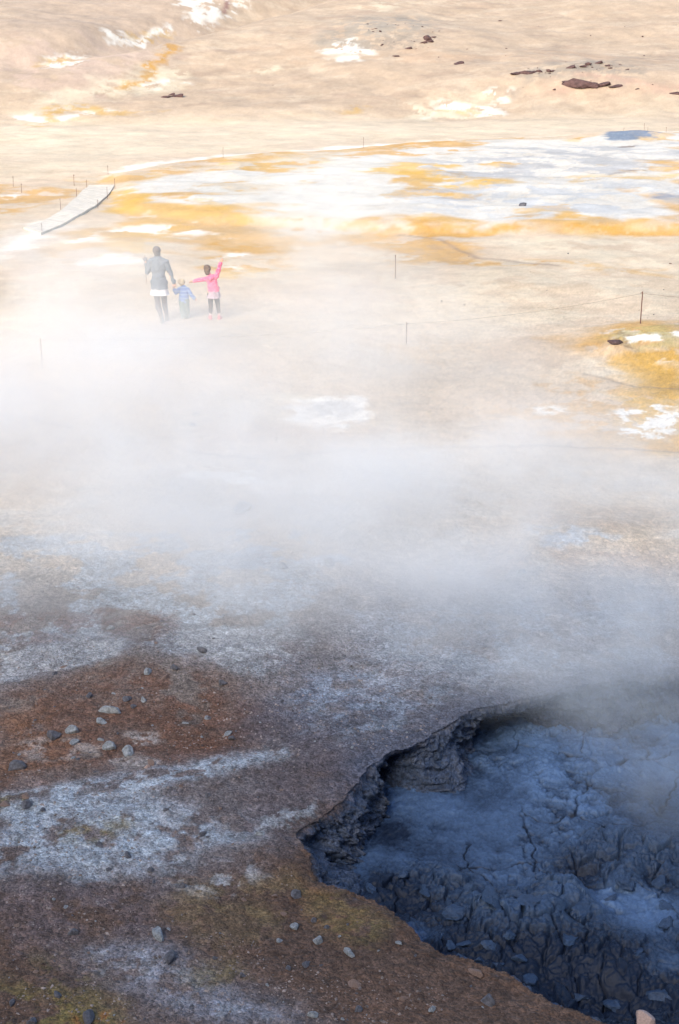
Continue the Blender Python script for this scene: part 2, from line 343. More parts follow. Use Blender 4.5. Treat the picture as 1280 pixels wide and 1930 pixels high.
def build_ground():
    ys = [-140, -115, -95, -78, -66, -56, -48, -41, -35, -30, -26, -23, -20, -17, -14, -11, -8, -5, -3, -1, 0, 1, 2, 3, 4, 4.6, 5.2, 5.7, 6.1, 6.5, 6.8, 7.0, 7.2, 7.4]
    y = 7.5
    while y < 132:
        ys.append(y); y += min(.24, max(.0125, (y*y+49)/(7*1422)*.95))
    while y < 700:
        ys.append(y); y += .3 + (y-132)*.05
    ys.append(720)
    ys = np.array(ys)
    n_in = 880
    s_in = np.linspace(-1.12, 1.12, n_in)
    g = 1.12; out = []
    st = .004
    while g < 9: st *= 1.09; g += st; out.append(g)
    s = np.concatenate([-np.array(out[::-1]), s_in, np.array(out)])
    w = .2388*(ys*.941+2.37)+.05
    w = np.where(ys < 7.5, .2388*(7.5*.941+2.37)+.05+(7.5-ys)*.45, w)
    X = (s[None, :]*w[:, None]); Y = np.repeat(ys[:, None], len(s), 1)
    nr, nc = X.shape
    x = X.ravel(); y = Y.ravel()
    z = coarse(x, y)
    flat = sstep(4, 9, y)
    dist = np.hypot(y, 7)
    # undulation at several sizes
    z += flat*(.10*fbm(x, y, .12, 3, seed=1)*sstep(12, 30, y) + .035*fbm(x, y, .7, 3, seed=2))
    near = 1-sstep(24, 45, y)
    nn = y < 46
    micro = np.zeros_like(x)
    xn, yn = x[nn], y[nn]
    micro[nn] = .012*fbm(xn, yn, 4.0, 4, .55, seed=3) + .006*np.clip(fbm(xn, yn, 18., 3, .6, seed=4), -.2, 1) 
    z += micro*near*flat
    # hill relief
    hm = sstep(86, 95, y)
    far = y > 80
    hr = np.zeros_like(x); hr[far] = .30*fbm(x[far]-.5*y[far], y[far]*.7, .10, 4, seed=5) + .03*fbm(x[far], y[far], .8, 4, .6, seed=6)
    z += hr*hm
    # the added rise behind the camera gets roughness too
    bk = y < 5
    z[bk] += (.6*fbm(x[bk], y[bk], .12, 4, seed=7)*sstep(0, 20, -y[bk]))
    # low ledges
    fld = poly_sd(x, y, W([(205,332),(330,312),(480,298),(640,284),(800,271),(1000,263),(1280,256),(1600,250),(1600,445),(1280,436),(900,438),(740,436),(600,425),(380,420),(240,400)]))
    z += .22*sstep(-.6, .8, fld)*(1+.0*x) + np.where(fld > 0, .10*ridged(x, y, .35, 3, seed=8)*sstep(0, 3, fld), 0)
    z += bump(x, y, 1190, 264, 2.4, 2.0, .32)
    z += bump(x, y, 1230, 650, 1.6, 1.8, .22) + bump(x, y, 1160, 668, .22, .3, .13)
    z += bump(x, y, 630, 1075, .35, .4, .07) + bump(x, y, 1080, 1010, .9, .7, .08) + bump(x, y, 250, 960, .8, .8, .06)
    # dark crease lines on the flats
    for pts, wd, dp in (([(350,846),(420,856),(500,856),(600,846),(800,840),(1000,838),(1150,848),(1300,853)], .07, .02),
                        ([(-40,768),(20,776),(60,780),(90,792),(140,800)], .08, .03)):
        dl = line_d(x, y+.12*fbm(x, y, .8, 2, seed=9), W(pts))
        z -= dp*np.exp(-(dl/wd)**2)
    # crust steps near the pit
    # ---- the pit
    hx = np.zeros_like(x); hy = np.zeros_like(x)
    pm = (y > 5) & (y < 22) & (x > -2.5) & (x < 9)
    xp, yp = x[pm], y[pm]
    wob = .05*fbm(xp, yp, 2.2, 4, .6, seed=10)+.018*fbm(xp, yp, 11, 3, .6, seed=61)
    wob2 = .05*fbm(xp, yp, 2.2, 4, .6, seed=11)+.018*fbm(xp, yp, 11, 3, .6, seed=62)
    dr = poly_sd(xp+wob, yp+wob2, RIM)
    dt = poly_sd(xp+wob*.7, yp+wob2*.7, TOE)
    t = sstep(.05, .12, dr)
    lip = np.exp(-(dr/.10)**2)
    z[pm] = z[pm]*(1-t) - 1.3*t - .02*lip*(1+fbm(xp, yp, 6, 2, seed=15))
    tt = np.zeros_like(x); tt[pm] = t
    drr = np.full_like(x, -9.); drr[pm] = dr

    # ---- colours
    col = np.zeros((len(x), 3), np.float32)
    def lay(m, c): 
        m = m[:, None].astype(np.float32)
        col[:] = col*(1-m) + np.array(c, np.float32)*m
    n1 = fbm(x, y, .25, 4, seed=20); n2 = fbm(x, y, 1.3, 4, .6, seed=21)
    lay(np.ones_like(x), BEIGE)
    lay(np.clip(.5+.6*n1, 0, 1)*.5, PINK)
    lay(hm*.9, (.385, .30, .225))
    lay(sstep(.1, .6, n2)*.35*sstep(20, 40, y)*(1-sstep(80, 88, y)), CREAM)
    lay(hm*sstep(.15, .6, fbm(x*.35+y*.22, y*.9-x*.35, .9, 5, .65, seed=26))*.35, (.50, .42, .33))
    lay(hm*sstep(.2, .6, fbm(x*.30+y*.22, y*.8-x*.3, .8, 5, .65, seed=28))*.35, (.30, .22, .17))
    # middle ground
    mid = 1-sstep(17.5, 27, y+2.5*n1)
    lay(mid*.85, (.50, .42, .33))
    lay(mid*sstep(-.1, .4, n2)*.5, (.56, .54, .50))
    lo = 1-sstep(14.5, 18, y+1.2*n1)
    lay(lo, (.20, .17, .155))
    lo2 = 1-sstep(11.5, 14.5, y+1.0*n1+.6*n2)
    lay(lo2, BROWN)
    lay((1-sstep(9, 12.5, y+.8*n2))*sstep(-.3, .5, n1)*.5, DARK)
    for (c, px, wander, soft, strength, thr, bs) in PATCHES:
        P = W(px); A = np.array(P)
        m = wander*2+soft*2
        x0, y0 = A.min(0)-m; x1, y1 = A.max(0)+m
        sel = (x > x0) & (x < x1) & (y > y0) & (y < y1)
        if not sel.any(): continue
        xs, yy = x[sel], y[sel]
        fq = .55/max(wander, .05)
        if A[:, 1].mean() < 17.2: c = tuple(q_*.80 for q_ in c); soft *= 1.7  # near patches darkened: part of the foreground shade sits in the colour
        elif A[:, 1].mean() > 84: c = tuple(q_*.80 for q_ in c)
        sd_ = (abs(int(px[0][0]*7+px[0][1]*3+len(px))) % 97)+30
        wx = wander*fbm(xs, yy, fq, 4, .6, seed=sd_); wy = wander*fbm(xs, yy, fq, 4, .6, seed=sd_+1)
        d = poly_sd(xs+wx, yy+wy, P)
        mk = sstep(-soft, soft, d)*strength
        if thr is not None:
            br = fbm(xs, yy, bs, 5, .62, seed=sd_+2)
            mk = mk*sstep(thr-.14, thr+.14, br)
        hf = fbm(xs, yy, min(14., 2.2/max(soft, .05)), 4, .7, seed=sd_+3)
        mk = mk*np.clip((.86+.45*hf) if A[:, 1].mean() < 20 else (.97+.15*hf), 0, 1)
        k = mk[:, None].astype(np.float32)
        col[sel] = col[sel]*(1-k)+np.array(c, np.float32)*k
    # dark lines painted along the creases for the shade they lack
    for pts, wd, st_ in (([(350,846),(420,856),(500,856),(600,846),(800,840),(1000,838),(1150,848),(1300,853)], .05, .75),
                        ([(-40,768),(20,776),(60,780),(90,792),(140,800)], .07, .8),
                        ([(1100,705),(1200,722),(1300,730)], .05, .6),
                        ([(750,440),(830,450),(900,485),(1050,500)], .10, .5)):
        dl = line_d(x, y+.12*fbm(x, y, .8, 2, seed=9), W(pts))
        lay(st_*np.exp(-(dl/wd)**2), (.22, .17, .15))
    # broad tonal wander and small mottling stay in the stone's own colour
    v = 1+.10*fbm(x, y, .6, 4, seed=22)+.16*fbm(x, y, 5, 4, .7, seed=23)*(1-.6*sstep(20, 50, y))+.22*near*fbm(x, y, 26, 3, .7, seed=27)
    col *= np.clip(v, .6, 1.4)[:, None]
    # wet grey mud coats the pit wall; brown soil only on the lip
    pw = sstep(.0, .10, tt+.02*n2)
    lay(pw*.92, MUDC)
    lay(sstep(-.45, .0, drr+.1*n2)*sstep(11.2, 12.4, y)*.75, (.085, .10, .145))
    lay(pw*sstep(.15, .6, fbm(x, y, 6, 3, seed=24))*.35, (.13, .14, .165))

    Z = z
    co = np.empty((len(x), 3), np.float32); co[:, 0] = x; co[:, 1] = y; co[:, 2] = Z
    idx = np.arange(nr*nc).reshape(nr, nc)
    cut = (drr > .05).reshape(nr, nc)
    q = np.stack([idx[:-1, :-1], idx[:-1, 1:], idx[1:, 1:], idx[1:, :-1]], -1)
    q = q[~(cut[:-1, :-1] | cut[1:, :-1] | cut[:-1, 1:] | cut[1:, 1:])]
    me = bpy.data.meshes.new('ground')
    me.vertices.add(len(co)); me.vertices.foreach_set('co', co.ravel())
    me.loops.add(q.size); me.loops.foreach_set('vertex_index', q.ravel().astype(np.int32))
    me.polygons.add(len(q)); me.polygons.foreach_set('loop_start', np.arange(0, q.size, 4, dtype=np.int32))
    me.update(calc_edges=True)
    me.polygons.foreach_set('use_smooth', np.ones(len(q), bool))
    a = me.color_attributes.new('soil', 'FLOAT_COLOR', 'POINT')
    cc = np.ones((len(x), 4), np.float32); cc[:, :3] = np.clip(col, .01, .9)
    a.data.foreach_set('color', cc.ravel())
    b = me.attributes.new('wet', 'FLOAT', 'POINT'); b.data.foreach_set('value', pw.astype(np.float32))
    gn = 1-.85*sstep(14.5, 24, y+1.5*n1); b = me.attributes.new('grain', 'FLOAT', 'POINT'); b.data.foreach_set('value', gn.astype(np.float32))
    o = bpy.data.objects.new('ground', me); C.objects.link(o)
    return o, (ys, w, s, co, nr, nc), cc

# ------------------------------------------------------------------ materials
def N(nt, kind, **kw):
    n = nt.nodes.new(kind)
    for k, v in kw.items():
        if k in n.inputs: n.inputs[k].default_value = v
        else: setattr(n, k, v)
    return n

def mat_new(name):
    m = bpy.data.materials.new(name); m.use_nodes = True
    return m, m.node_tree, m.node_tree.nodes['Principled BSDF']

def simple_mat(name, col, rough=.8, var=.25, scale=12., bump_=0.2, spec=.3, bscale=None):
    m, nt, bs = mat_new(name)
    tc = N(nt, 'ShaderNodeTexCoord')
    no = N(nt, 'ShaderNodeTexNoise', Scale=scale, Detail=6.0, Roughness=.65)
    nt.links.new(tc.outputs['Object'], no.inputs['Vector'])
    mr = N(nt, 'ShaderNodeMapRange'); mr.inputs['From Min'].default_value = .3; mr.inputs['From Max'].default_value = .7
    mr.inputs['To Min'].default_value = 1-var; mr.inputs['To Max'].default_value = 1+var
    nt.links.new(no.outputs[0], mr.inputs[0])
    mx = N(nt, 'ShaderNodeVectorMath', operation='SCALE'); mx.inputs[0].default_value = col
    nt.links.new(mr.outputs[0], mx.inputs['Scale'])
    nt.links.new(mx.outputs[0], bs.inputs['Base Color'])
    bs.inputs['Roughness'].default_value = rough; bs.inputs['Specular IOR Level'].default_value = spec
    if bump_:
        n2 = N(nt, 'ShaderNodeTexNoise', Scale=bscale or scale*3, Detail=5.0, Roughness=.6)
        nt.links.new(tc.outputs['Object'], n2.inputs['Vector'])
        bu = N(nt, 'ShaderNodeBump', Strength=bump_, Distance=.02)
        nt.links.new(n2.outputs[0], bu.inputs['Height']); nt.links.new(bu.outputs[0], bs.inputs['Normal'])
    return m

def ground_mat():
    m, nt, bs = mat_new('soil_and_crust'); L = nt.links
    at = N(nt, 'ShaderNodeAttribute', attribute_name='soil'); wet = N(nt, 'ShaderNodeAttribute', attribute_name='wet')
    geo = N(nt, 'ShaderNodeNewGeometry')
    def noise(scale, det=4., rough=.6, vec=None):
        n = N(nt, 'ShaderNodeTexNoise', Scale=scale, Detail=det, Roughness=rough)
        L.new(vec or geo.outputs['Position'], n.inputs['Vector']); return n.outputs[0]
    def rng_(v, a, b, c, d):
        r = N(nt, 'ShaderNodeMapRange'); L.new(v, r.inputs[0])
        for i, q in enumerate((a, b, c, d)): r.inputs[i+1].default_value = q
        return r.outputs[0]
    def mul(a, b):
        r = N(nt, 'ShaderNodeMath', operation='MULTIPLY'); L.new(a, r.inputs[0]); L.new(b, r.inputs[1]); return r.outputs[0]
    fine = rng_(noise(60, 5, .75), .3, .7, .62, 1.38)
    midn = rng_(noise(9, 6, .72), .3, .7, .70, 1.30)
    big = rng_(noise(1.6, 6, .65), .3, .7, .90, 1.10)
    far = rng_(noise(.45, 8, .7), .3, .7, .93, 1.07)
    def cells(scale, lo_, hi_):
        v = N(nt, 'ShaderNodeTexVoronoi', Scale=scale); L.new(wv.outputs[0], v.inputs['Vector'])
        sx = N(nt, 'ShaderNodeSeparateXYZ'); L.new(v.outputs['Color'], sx.inputs[0])
        return rng_(sx.outputs[0], 0, 1, lo_, hi_), v.outputs['Distance']
    nw = N(nt, 'ShaderNodeTexNoise', Scale=14.0, Detail=3.0); L.new(geo.outputs['Position'], nw.inputs['Vector'])
    wv = N(nt, 'ShaderNodeVectorMath', operation='MULTIPLY_ADD'); L.new(nw.outputs['Color'], wv.inputs[0]); wv.inputs[1].default_value = (.05, .05, .05); L.new(geo.outputs['Position'], wv.inputs[2])
    ca, da = cells(48, .66, 1.36); cb, db = cells(19, .86, 1.14)
    k = mul(mul(mul(fine, midn), mul(big, far)), mul(ca, cb))
    ga = N(nt, 'ShaderNodeAttribute', attribute_name='grain')
    km = N(nt, 'ShaderNodeMix', data_type='FLOAT'); L.new(ga.outputs['Fac'], km.inputs[0]); km.inputs[2].default_value = 1.0; L.new(k, km.inputs[3])
    kf = mul(km.outputs[0], rng_(noise(.9, 9, .62), .3, .7, .92, 1.08))
    sc = N(nt, 'ShaderNodeVectorMath', operation='SCALE'); L.new(at.outputs['Color'], sc.inputs[0]); L.new(kf, sc.inputs['Scale'])
    # hue flecks: rusty and pale grains
    sp = rng_(noise(34, 3, .7), .56, .66, 0, .45)
    mx = N(nt, 'ShaderNodeMix', data_type='RGBA', blend_type='MULTIPLY'); L.new(mul(sp, ga.outputs['Fac']), mx.inputs[0])
    L.new(sc.outputs[0], mx.inputs[6]); mx.inputs[7].default_value = (.80, .60, .46, 1)
    vo = N(nt, 'ShaderNodeTexVoronoi', Scale=42.0); L.new(geo.outputs['Position'], vo.inputs['Vector'])
    gr = rng_(vo.outputs['Distance'], .12, .22, .5, 0)
    gsel = rng_(noise(5, 4), .42, .58, 0, 1)
    g2 = mul(mul(gr, gsel), ga.outputs['Fac'])
    mx2 = N(nt, 'ShaderNodeMix', data_type='RGBA', blend_type='MIX'); L.new(g2, mx2.inputs[0])
    L.new(mx.outputs[2], mx2.inputs[6])
    lt = N(nt, 'ShaderNodeVectorMath', operation='SCALE'); L.new(sc.outputs[0], lt.inputs[0]); lt.inputs['Scale'].default_value = .45
    L.new(lt.outputs[0], mx2.inputs[7])
    L.new(mx2.outputs[2], bs.inputs['Base Color'])
    L.new(rng_(wet.outputs['Fac'], 0, 1, .9, .5), bs.inputs['Roughness'])
    bs.inputs['Specular IOR Level'].default_value = .25
    add = N(nt, 'ShaderNodeMath', operation='ADD'); L.new(rng_(noise(48, 5, .7), 0, 1, 0, .5), add.inputs[0]); L.new(mul(noise(11, 4), rng_(noise(3, 2), 0, 1, 2, 2)), add.inputs[1])
    bu = N(nt, 'ShaderNodeBump', Strength=.7, Distance=.018)
    pb = N(nt, 'ShaderNodeMath', operation='MULTIPLY_ADD'); L.new(da, pb.inputs[0]); pb.inputs[1].default_value = -.7; L.new(add.outputs[0], pb.inputs[2])
    pc = N(nt, 'ShaderNodeMath', operation='MULTIPLY_ADD'); L.new(db, pc.inputs[0]); pc.inputs[1].default_value = -.8; L.new(pb.outputs[0], pc.inputs[2])
    L.new(pc.outputs[0], bu.inputs['Height']); L.new(rng_(ga.outputs['Fac'], 0, 1, .12, .8), bu.inputs['Strength']); L.new(bu.outputs[0], bs.inputs['Normal'])
    return m

def mud_mat():
    m, nt, bs = mat_new('wet_mud'); L = nt.links
    geo = N(nt, 'ShaderNodeNewGeometry'); at = N(nt, 'ShaderNodeAttribute', attribute_name='tone')
    no = N(nt, 'ShaderNodeTexNoise', Scale=34.0, Detail=6.0, Roughness=.78); L.new(geo.outputs['Position'], no.inputs['Vector'])
    n2 = N(nt, 'ShaderNodeTexNoise', Scale=4.0, Detail=6.0, Roughness=.65); L.new(geo.outputs['Position'], n2.inputs['Vector'])
    a = N(nt, 'ShaderNodeMath', operation='MULTIPLY_ADD'); L.new(no.outputs[0], a.inputs[0]); a.inputs[1].default_value = .8; a.inputs[2].default_value = -.4
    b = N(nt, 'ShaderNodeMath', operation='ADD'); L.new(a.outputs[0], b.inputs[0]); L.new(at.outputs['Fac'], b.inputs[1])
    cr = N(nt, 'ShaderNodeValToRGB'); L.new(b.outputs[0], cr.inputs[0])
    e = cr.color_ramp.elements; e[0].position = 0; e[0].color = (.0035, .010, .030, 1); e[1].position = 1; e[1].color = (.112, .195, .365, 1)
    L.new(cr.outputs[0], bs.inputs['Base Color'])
    rr = N(nt, 'ShaderNodeMapRange'); L.new(n2.outputs[0], rr.inputs[0]); rr.inputs[3].default_value = .35; rr.inputs[4].default_value = .75
    L.new(rr.outputs[0], bs.inputs['Roughness']); bs.inputs['Specular IOR Level'].default_value = .35
    bu = N(nt, 'ShaderNodeBump', Strength=.6, Distance=.012); L.new(no.outputs[0], bu.inputs['Height']); L.new(bu.outputs[0], bs.inputs['Normal'])
    return m

def tag(o, label=None, cat=None, group=None, kind=None):
    if label: o['label'] = label
    if cat: o['category'] = cat
    if group: o['group'] = group
    if kind: o['kind'] = kind
    return o

ground, GD, GCOL = build_ground()
SOIL = ground_mat()
ground.data.materials.append(SOIL)
tag(ground, 'barren hot-spring ground with brown, white and orange crusts and a sunken pit', 'ground', kind='structure')

def mesh_obj(name, verts, faces, mat, parent=None, smooth=True):
    me = bpy.data.meshes.new(name); me.from_pydata([tuple(v) for v in verts], [], faces); me.update()
    if smooth: me.polygons.foreach_set('use_smooth', [True]*len(me.polygons))
    if mat: me.materials.append(mat)
    o = bpy.data.objects.new(name, me); C.objects.link(o)
    if parent: o.parent = parent
    return o

# ------------------------------------------------------------------ mud in the pit
MUD = mud_mat()
def ground_z(x, y):
    """height of the built ground at one place"""
    ys, w, s, co, nr, nc = GD
    i = int(np.clip(np.searchsorted(ys, y), 1, nr-1))
    best = None
    for ii in (i-1, i):
        j = int(np.clip(np.searchsorted(s, x/w[ii]), 1, nc-1))
        for jj in (j-1, j):
            c = co[ii*nc+jj]; d = (c[0]-x)**2+(c[1]-y)**2
            if best is None or d < best[0]: best = (d, float(c[2]))
    return best[1]

def mud_height(x, y):
    """relief of the mud: smooth and cracked at the back, broken into blocks at the front"""
    sp = lambda px, py, r: np.exp(-((x-at_z(px, py, FLOOR)[0])**2+(y-at_z(px, py, FLOOR)[1])**2)/r**2)
    lumpy = poly_sd(x+.15*fbm(x, y, 2, 3, seed=80), y+.15*fbm(x, y, 2, 3, seed=81),
                    [at_z(px, py, FLOOR) for px, py in [(700,1640),(800,1630),(900,1670),(1000,1640),(1060,1600),(1150,1560),(1280,1560),(1700,1500),(1700,2100),(1100,2000),(700,1750)]])
    lm = sstep(-.2, .25, lumpy)
    smooth_spots = np.clip(sp(1210, 1720, .35)+sp(1150, 1690, .22)+sp(790, 1765, .16)+sp(970, 1655, .16)+sp(1260,1830,.25)*.6, 0, 1)
    lm = lm*(1-.92*smooth_spots)
    xx = x+.05*fbm(x, y, 5, 3, seed=82); yy = y+.05*fbm(x, y, 5, 3, seed=83)
    d1, d2, idv = worley(xx, yy*1.25, 4.2, 3); e = d2-d1
    e1, e2, idw = worley(xx*1.1+9, yy*1.3, 10.0, 5); ee = e2-e1
    tx = (idv*7.3 % 1)-.5; ty = (idv*13.7 % 1)-.5
    block = sstep(0, .16, e)*(.02+.075*idv+.06*(tx*(xx*4.2 % 1)))
    small = sstep(0, .3, ee)*(.006+.022*idw)
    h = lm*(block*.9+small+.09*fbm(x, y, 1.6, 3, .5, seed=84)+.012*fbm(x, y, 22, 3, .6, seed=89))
    rg = sstep(-.45, .35, fbm(x, y, .9, 3, seed=92))
    soft = .035*fbm(x, y, 1.3, 4, .6, seed=85)+rg*(.040*np.clip(fbm(x, y*1.3, 5, 5, .7, seed=86), -.12, .6)-.030*sstep(.52, .75, ridged(x, y*1.2, 3.2, 4, .6, seed=93)))+.012*fbm(x, y, 16, 4, .75, seed=91)
    # open cracks in the smooth mud
    c1, c2, _ = worley(x+.12*fbm(x, y, 3, 4, seed=87), y+.12*fbm(x, y, 3, 4, seed=88), 1.5, 9)
    crack = np.exp(-((c2-c1)/.028)**2)*sstep(-.1, .5, fbm(x, y, .9, 3, seed=90))
    soft -= .03*crack*(1-lm)
    h = h+soft*(1-lm*.5)
    # deep hollows
    for px, py, r, a in ((1095, 1640, .26, .20), (1235, 1655, .16, .14), (930, 1700, .12, .12), (1000, 1800, .3, .12), (1130, 1880, .35, .16), (870, 1790, .14, .1), (1080,1740,.12,.08)):
        h -= a*sp(px, py, r)
    h += .16*sp(1090, 1700, .30)*lm+.10*sp(930, 1745, .25)*lm + .13*sp(1010, 1770, .35)*lm+.10*sp(830, 1650, .3)
    tone = .47+1.1*np.clip(soft*9, -.32, .3)*(1-lm)-.30*lm+.34*smooth_spots-.35*crack*(1-lm)+lm*1.4*(h-.04)-.46*sstep(11.2, 9.0, y)-.30*np.clip(sp(720, 1680, .35)+sp(740, 1560, .2), 0, 1)  # raised mud lighter, hollows and cracks darker: light and shade in the tone
    # the left and front edges are darkened too: pit shade put into the tone
    return h, tone, lm

def build_mud():
    a = [at_z(px, py, FLOOR) for px, py in [(560,1350),(1400,1350),(1400,2050)]]
    xs = np.linspace(at_z(560,1500,FLOOR)[0], at_z(1330,1400,FLOOR)[0], 560)
    xs = np.concatenate([xs, np.linspace(xs[-1]+.03, xs[-1]+4.2, 60)])
    ysr = np.linspace(at_z(640,2060,FLOOR)[1], at_z(640,1200,FLOOR)[1], 760)
    X, Y = np.meshgrid(xs, ysr); x = X.ravel(); y = Y.ravel()
    h, tone, lm = mud_height(x, y)
    co = np.stack([x, y, FLOOR+h], -1).astype(np.float32)
    nr, nc = X.shape; idx = np.arange(nr*nc).reshape(nr, nc)
    # keep only what lies inside the pit (a little under its walls)
    keep = (poly_sd(x, y, RIM) > -.95).reshape(nr, nc)
    kq = keep[:-1, :-1] & keep[1:, :-1] & keep[:-1, 1:] & keep[1:, 1:]
    q = np.stack([idx[:-1, :-1], idx[:-1, 1:], idx[1:, 1:], idx[1:, :-1]], -1)[kq]
    me = bpy.data.meshes.new('mud')
    me.vertices.add(len(co)); me.vertices.foreach_set('co', co.ravel())
    me.loops.add(q.size); me.loops.foreach_set('vertex_index', q.ravel().astype(np.int32))
    me.polygons.add(len(q)); me.polygons.foreach_set('loop_start', np.arange(0, q.size, 4, dtype=np.int32))
    me.update(calc_edges=True); me.polygons.foreach_set('use_smooth', np.ones(len(q), bool))
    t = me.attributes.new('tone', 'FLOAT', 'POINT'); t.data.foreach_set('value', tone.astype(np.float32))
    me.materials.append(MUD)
    o = bpy.data.objects.new('mud', me); C.objects.link(o)
    tag(o, 'blue-grey boiling mud, cracked and lumpy, on the floor of the pit', 'mud', kind='structure')
build_mud()

def resample(P, n):
    P = np.array(P+[P[0]]); seg = np.hypot(*np.diff(P, axis=0).T); c = np.concatenate([[0], np.cumsum(seg)])
    u = np.linspace(0, c[-1], n, endpoint=False)
    return np.stack([np.interp(u, c, P[:, 0]), np.interp(u, c, P[:, 1])], -1), u

def build_bank():
    """the crumbling bank of the pit, from the soil lip down under the mud"""
    keep = RIM_PX[:32]                                   # rim from the near corner round to the far right
    R_ = [at_z(*p) for p in keep]
    P = np.array(R_); seg = np.hypot(*np.diff(P, axis=0).T); c = np.concatenate([[0], np.cumsum(seg)])
    ns, nv = 2000, 90
    u = np.linspace(0, c[-1], ns)
    R0 = np.stack([np.interp(u, c, P[:, 0]), np.interp(u, c, P[:, 1])], -1)
    # same ragged edge as the ground sheet: solve R + wobble = polygon
    X = R0.copy()
    for _ in range(12):
        wx = .05*fbm(X[:, 0], X[:, 1], 2.2, 4, .6, seed=10)+.018*fbm(X[:, 0], X[:, 1], 11, 3, .6, seed=61)
        wy = .05*fbm(X[:, 0], X[:, 1], 2.2, 4, .6, seed=11)+.018*fbm(X[:, 0], X[:, 1], 11, 3, .6, seed=62)
        X = X*.5+.5*(R0-np.stack([wx, wy], -1))
    T_, _ = resample(TOE, 2500)
    d2 = ((X[:, None, :]-T_[None])**2).sum(-1); T = T_[d2.argmin(1)]
    k = 61; ker = np.hanning(k); ker /= ker.sum()
    def sm(a, kk=ker):
        h = len(kk)//2
        return np.stack([np.convolve(np.pad(a[:, i], h, mode='edge'), kk, 'valid') for i in (0, 1)], -1)
    T = sm(T)
    tan = np.gradient(sm(X), axis=0); tan /= np.hypot(tan[:, 0], tan[:, 1])[:, None]
    nrm = np.stack([tan[:, 1], -tan[:, 0]], -1)          # points into the pit
    mid = sm(X)+nrm*.05
    if (poly_sd(mid[:, 0], mid[:, 1], RIM) > 0).mean() < .5: nrm = -nrm
    t = np.linspace(0, 1, nv)[None, :]; U = np.repeat(u[:, None], nv, 1)
    vis = sstep(.0, .10, t)
    # how far the bank leans out, and the hollows under it
    prof = np.interp(t, [0, .08, .14, .30, .55, .80, 1], [0, 0, .10, .24, .54, .82, 1.0])
    dep = np.interp(t, [0, .08, .14, .30, .55, .80, 1], [0, 0, .055, .33, .68, .92, 1.0])
    D = abs(FLOOR)+.14
    z = -D*dep
    out = X[:, None, :]*(1-prof[..., None])+T[:, None, :]*prof[..., None]
    back = np.interp(t, [0, .08], [-.10, 0])*(t < .08)   # the first rows lie on the soil outside the lip
    off = back + 0*U
    n_lo = fbm(U, z*1.2+U*.05, 1.6, 3, .5, seed=30); n_mid = fbm(U, z*1.3, 5.5, 4, .6, seed=31); n_hi = fbm(U, z, 24, 4, .65, seed=32)
    rid = ridged(U+.15*n_lo, z*1.5, 3.6, 4, .55, seed=33)-.5
    e = sstep(.07, .28, t)
    off = off+e*(.10*n_lo+.075*n_mid+.10*rid+.022*n_hi)
    crumb = worley(U*1.0, z*1.2, 9, 4); off = off+e*.05*sstep(0, .4, crumb[1]-crumb[0])*crumb[2]
    # hollows undercut into the bank
    hol = np.zeros_like(U)
    for px, py, rad, amt in ((785, 1492, .26, .80), (1000, 1390, .50, .70), (725, 1590, .22, .12), (885, 1475, .22, -.14)):
        c0 = np.array(at_z(px, py, FLOOR*.7)); i0 = int(((X-c0)**2).sum(-1).argmin())
        hol += amt*np.exp(-((U-u[i0])/rad)**2)*sstep(.14, .6, t)
    off = off-hol
    xy = out+nrm[:, None, :]*off[..., None]
    zz = z+e*(.03*n_mid+.02*rid)
    # lay the lip on the soil
    cols = np.zeros((ns, nv, 4), np.float32); wet = np.zeros((ns, nv), np.float32)
    ys, w, s_, co, nr, nc = GD
    lipz = np.zeros((ns, nv)); 
    for j in range(0, 14):
        xx = xy[:, j, 0]; yy = xy[:, j, 1]
        ref = X-nrm*.02 if t[0, j] > .05 else xy[:, j]
        ri = np.clip(np.searchsorted(ys, ref[:, 1]), 0, nr-1); ww = w[ri]; ci = np.clip(np.searchsorted(s_, ref[:, 0]/ww), 0, nc-1)
        gz = co[ri*nc+ci, 2]; cl = GCOL[ri*nc+ci]
        cols[:, j] = cl; lipz[:, j] = gz
    kz = np.convolve(np.pad(lipz[:, 7], 10, mode='edge'), np.ones(21)/21, 'valid')
    base = np.where(t < .05, lipz, kz[:, None])
    zz = np.where(t < .07, base+.004*sstep(0, .03, t)-.006*(t < .005), zz+kz[:, None]*(1-sstep(.3, 1, t)))
    last = cols[:, 7][:, None, :]
    mudc = np.array((*MUDC, 1), np.float32)
    lit = np.array((.070, .085, .13, 1), np.float32)
    q = np.clip(.5+.9*n_mid, 0, 1)[..., None]
    wallc = mudc*(1-q*.6)+lit*q*.6
    kk = sstep(.09, .20, t+.05*n_hi+.04*n_mid)[..., None]
    cols = np.where(np.arange(nv)[None, :, None] < 8, cols, last)*(1-kk)+wallc*kk
    wet = kk[..., 0]
    idx = np.arange(ns*nv).reshape(ns, nv)
    qd = np.stack([idx[:-1, :-1], idx[1:, :-1], idx[1:, 1:], idx[:-1, 1:]], -1).reshape(-1, 4)
    cof = np.concatenate([xy, zz[..., None]], -1).reshape(-1, 3).astype(np.float32)
    me = bpy.data.meshes.new('pit_bank')
    me.vertices.add(len(cof)); me.vertices.foreach_set('co', cof.ravel())
    me.loops.add(qd.size); me.loops.foreach_set('vertex_index', qd.ravel().astype(np.int32))
    me.polygons.add(len(qd)); me.polygons.foreach_set('loop_start', np.arange(0, qd.size, 4, dtype=np.int32))
    me.update(calc_edges=True); me.polygons.foreach_set('use_smooth', np.ones(len(qd), bool))
    a = me.color_attributes.new('soil', 'FLOAT_COLOR', 'POINT'); a.data.foreach_set('color', cols.astype(np.float32).ravel())
    b = me.attributes.new('wet', 'FLOAT', 'POINT'); b.data.foreach_set('value', wet.astype(np.float32).ravel())
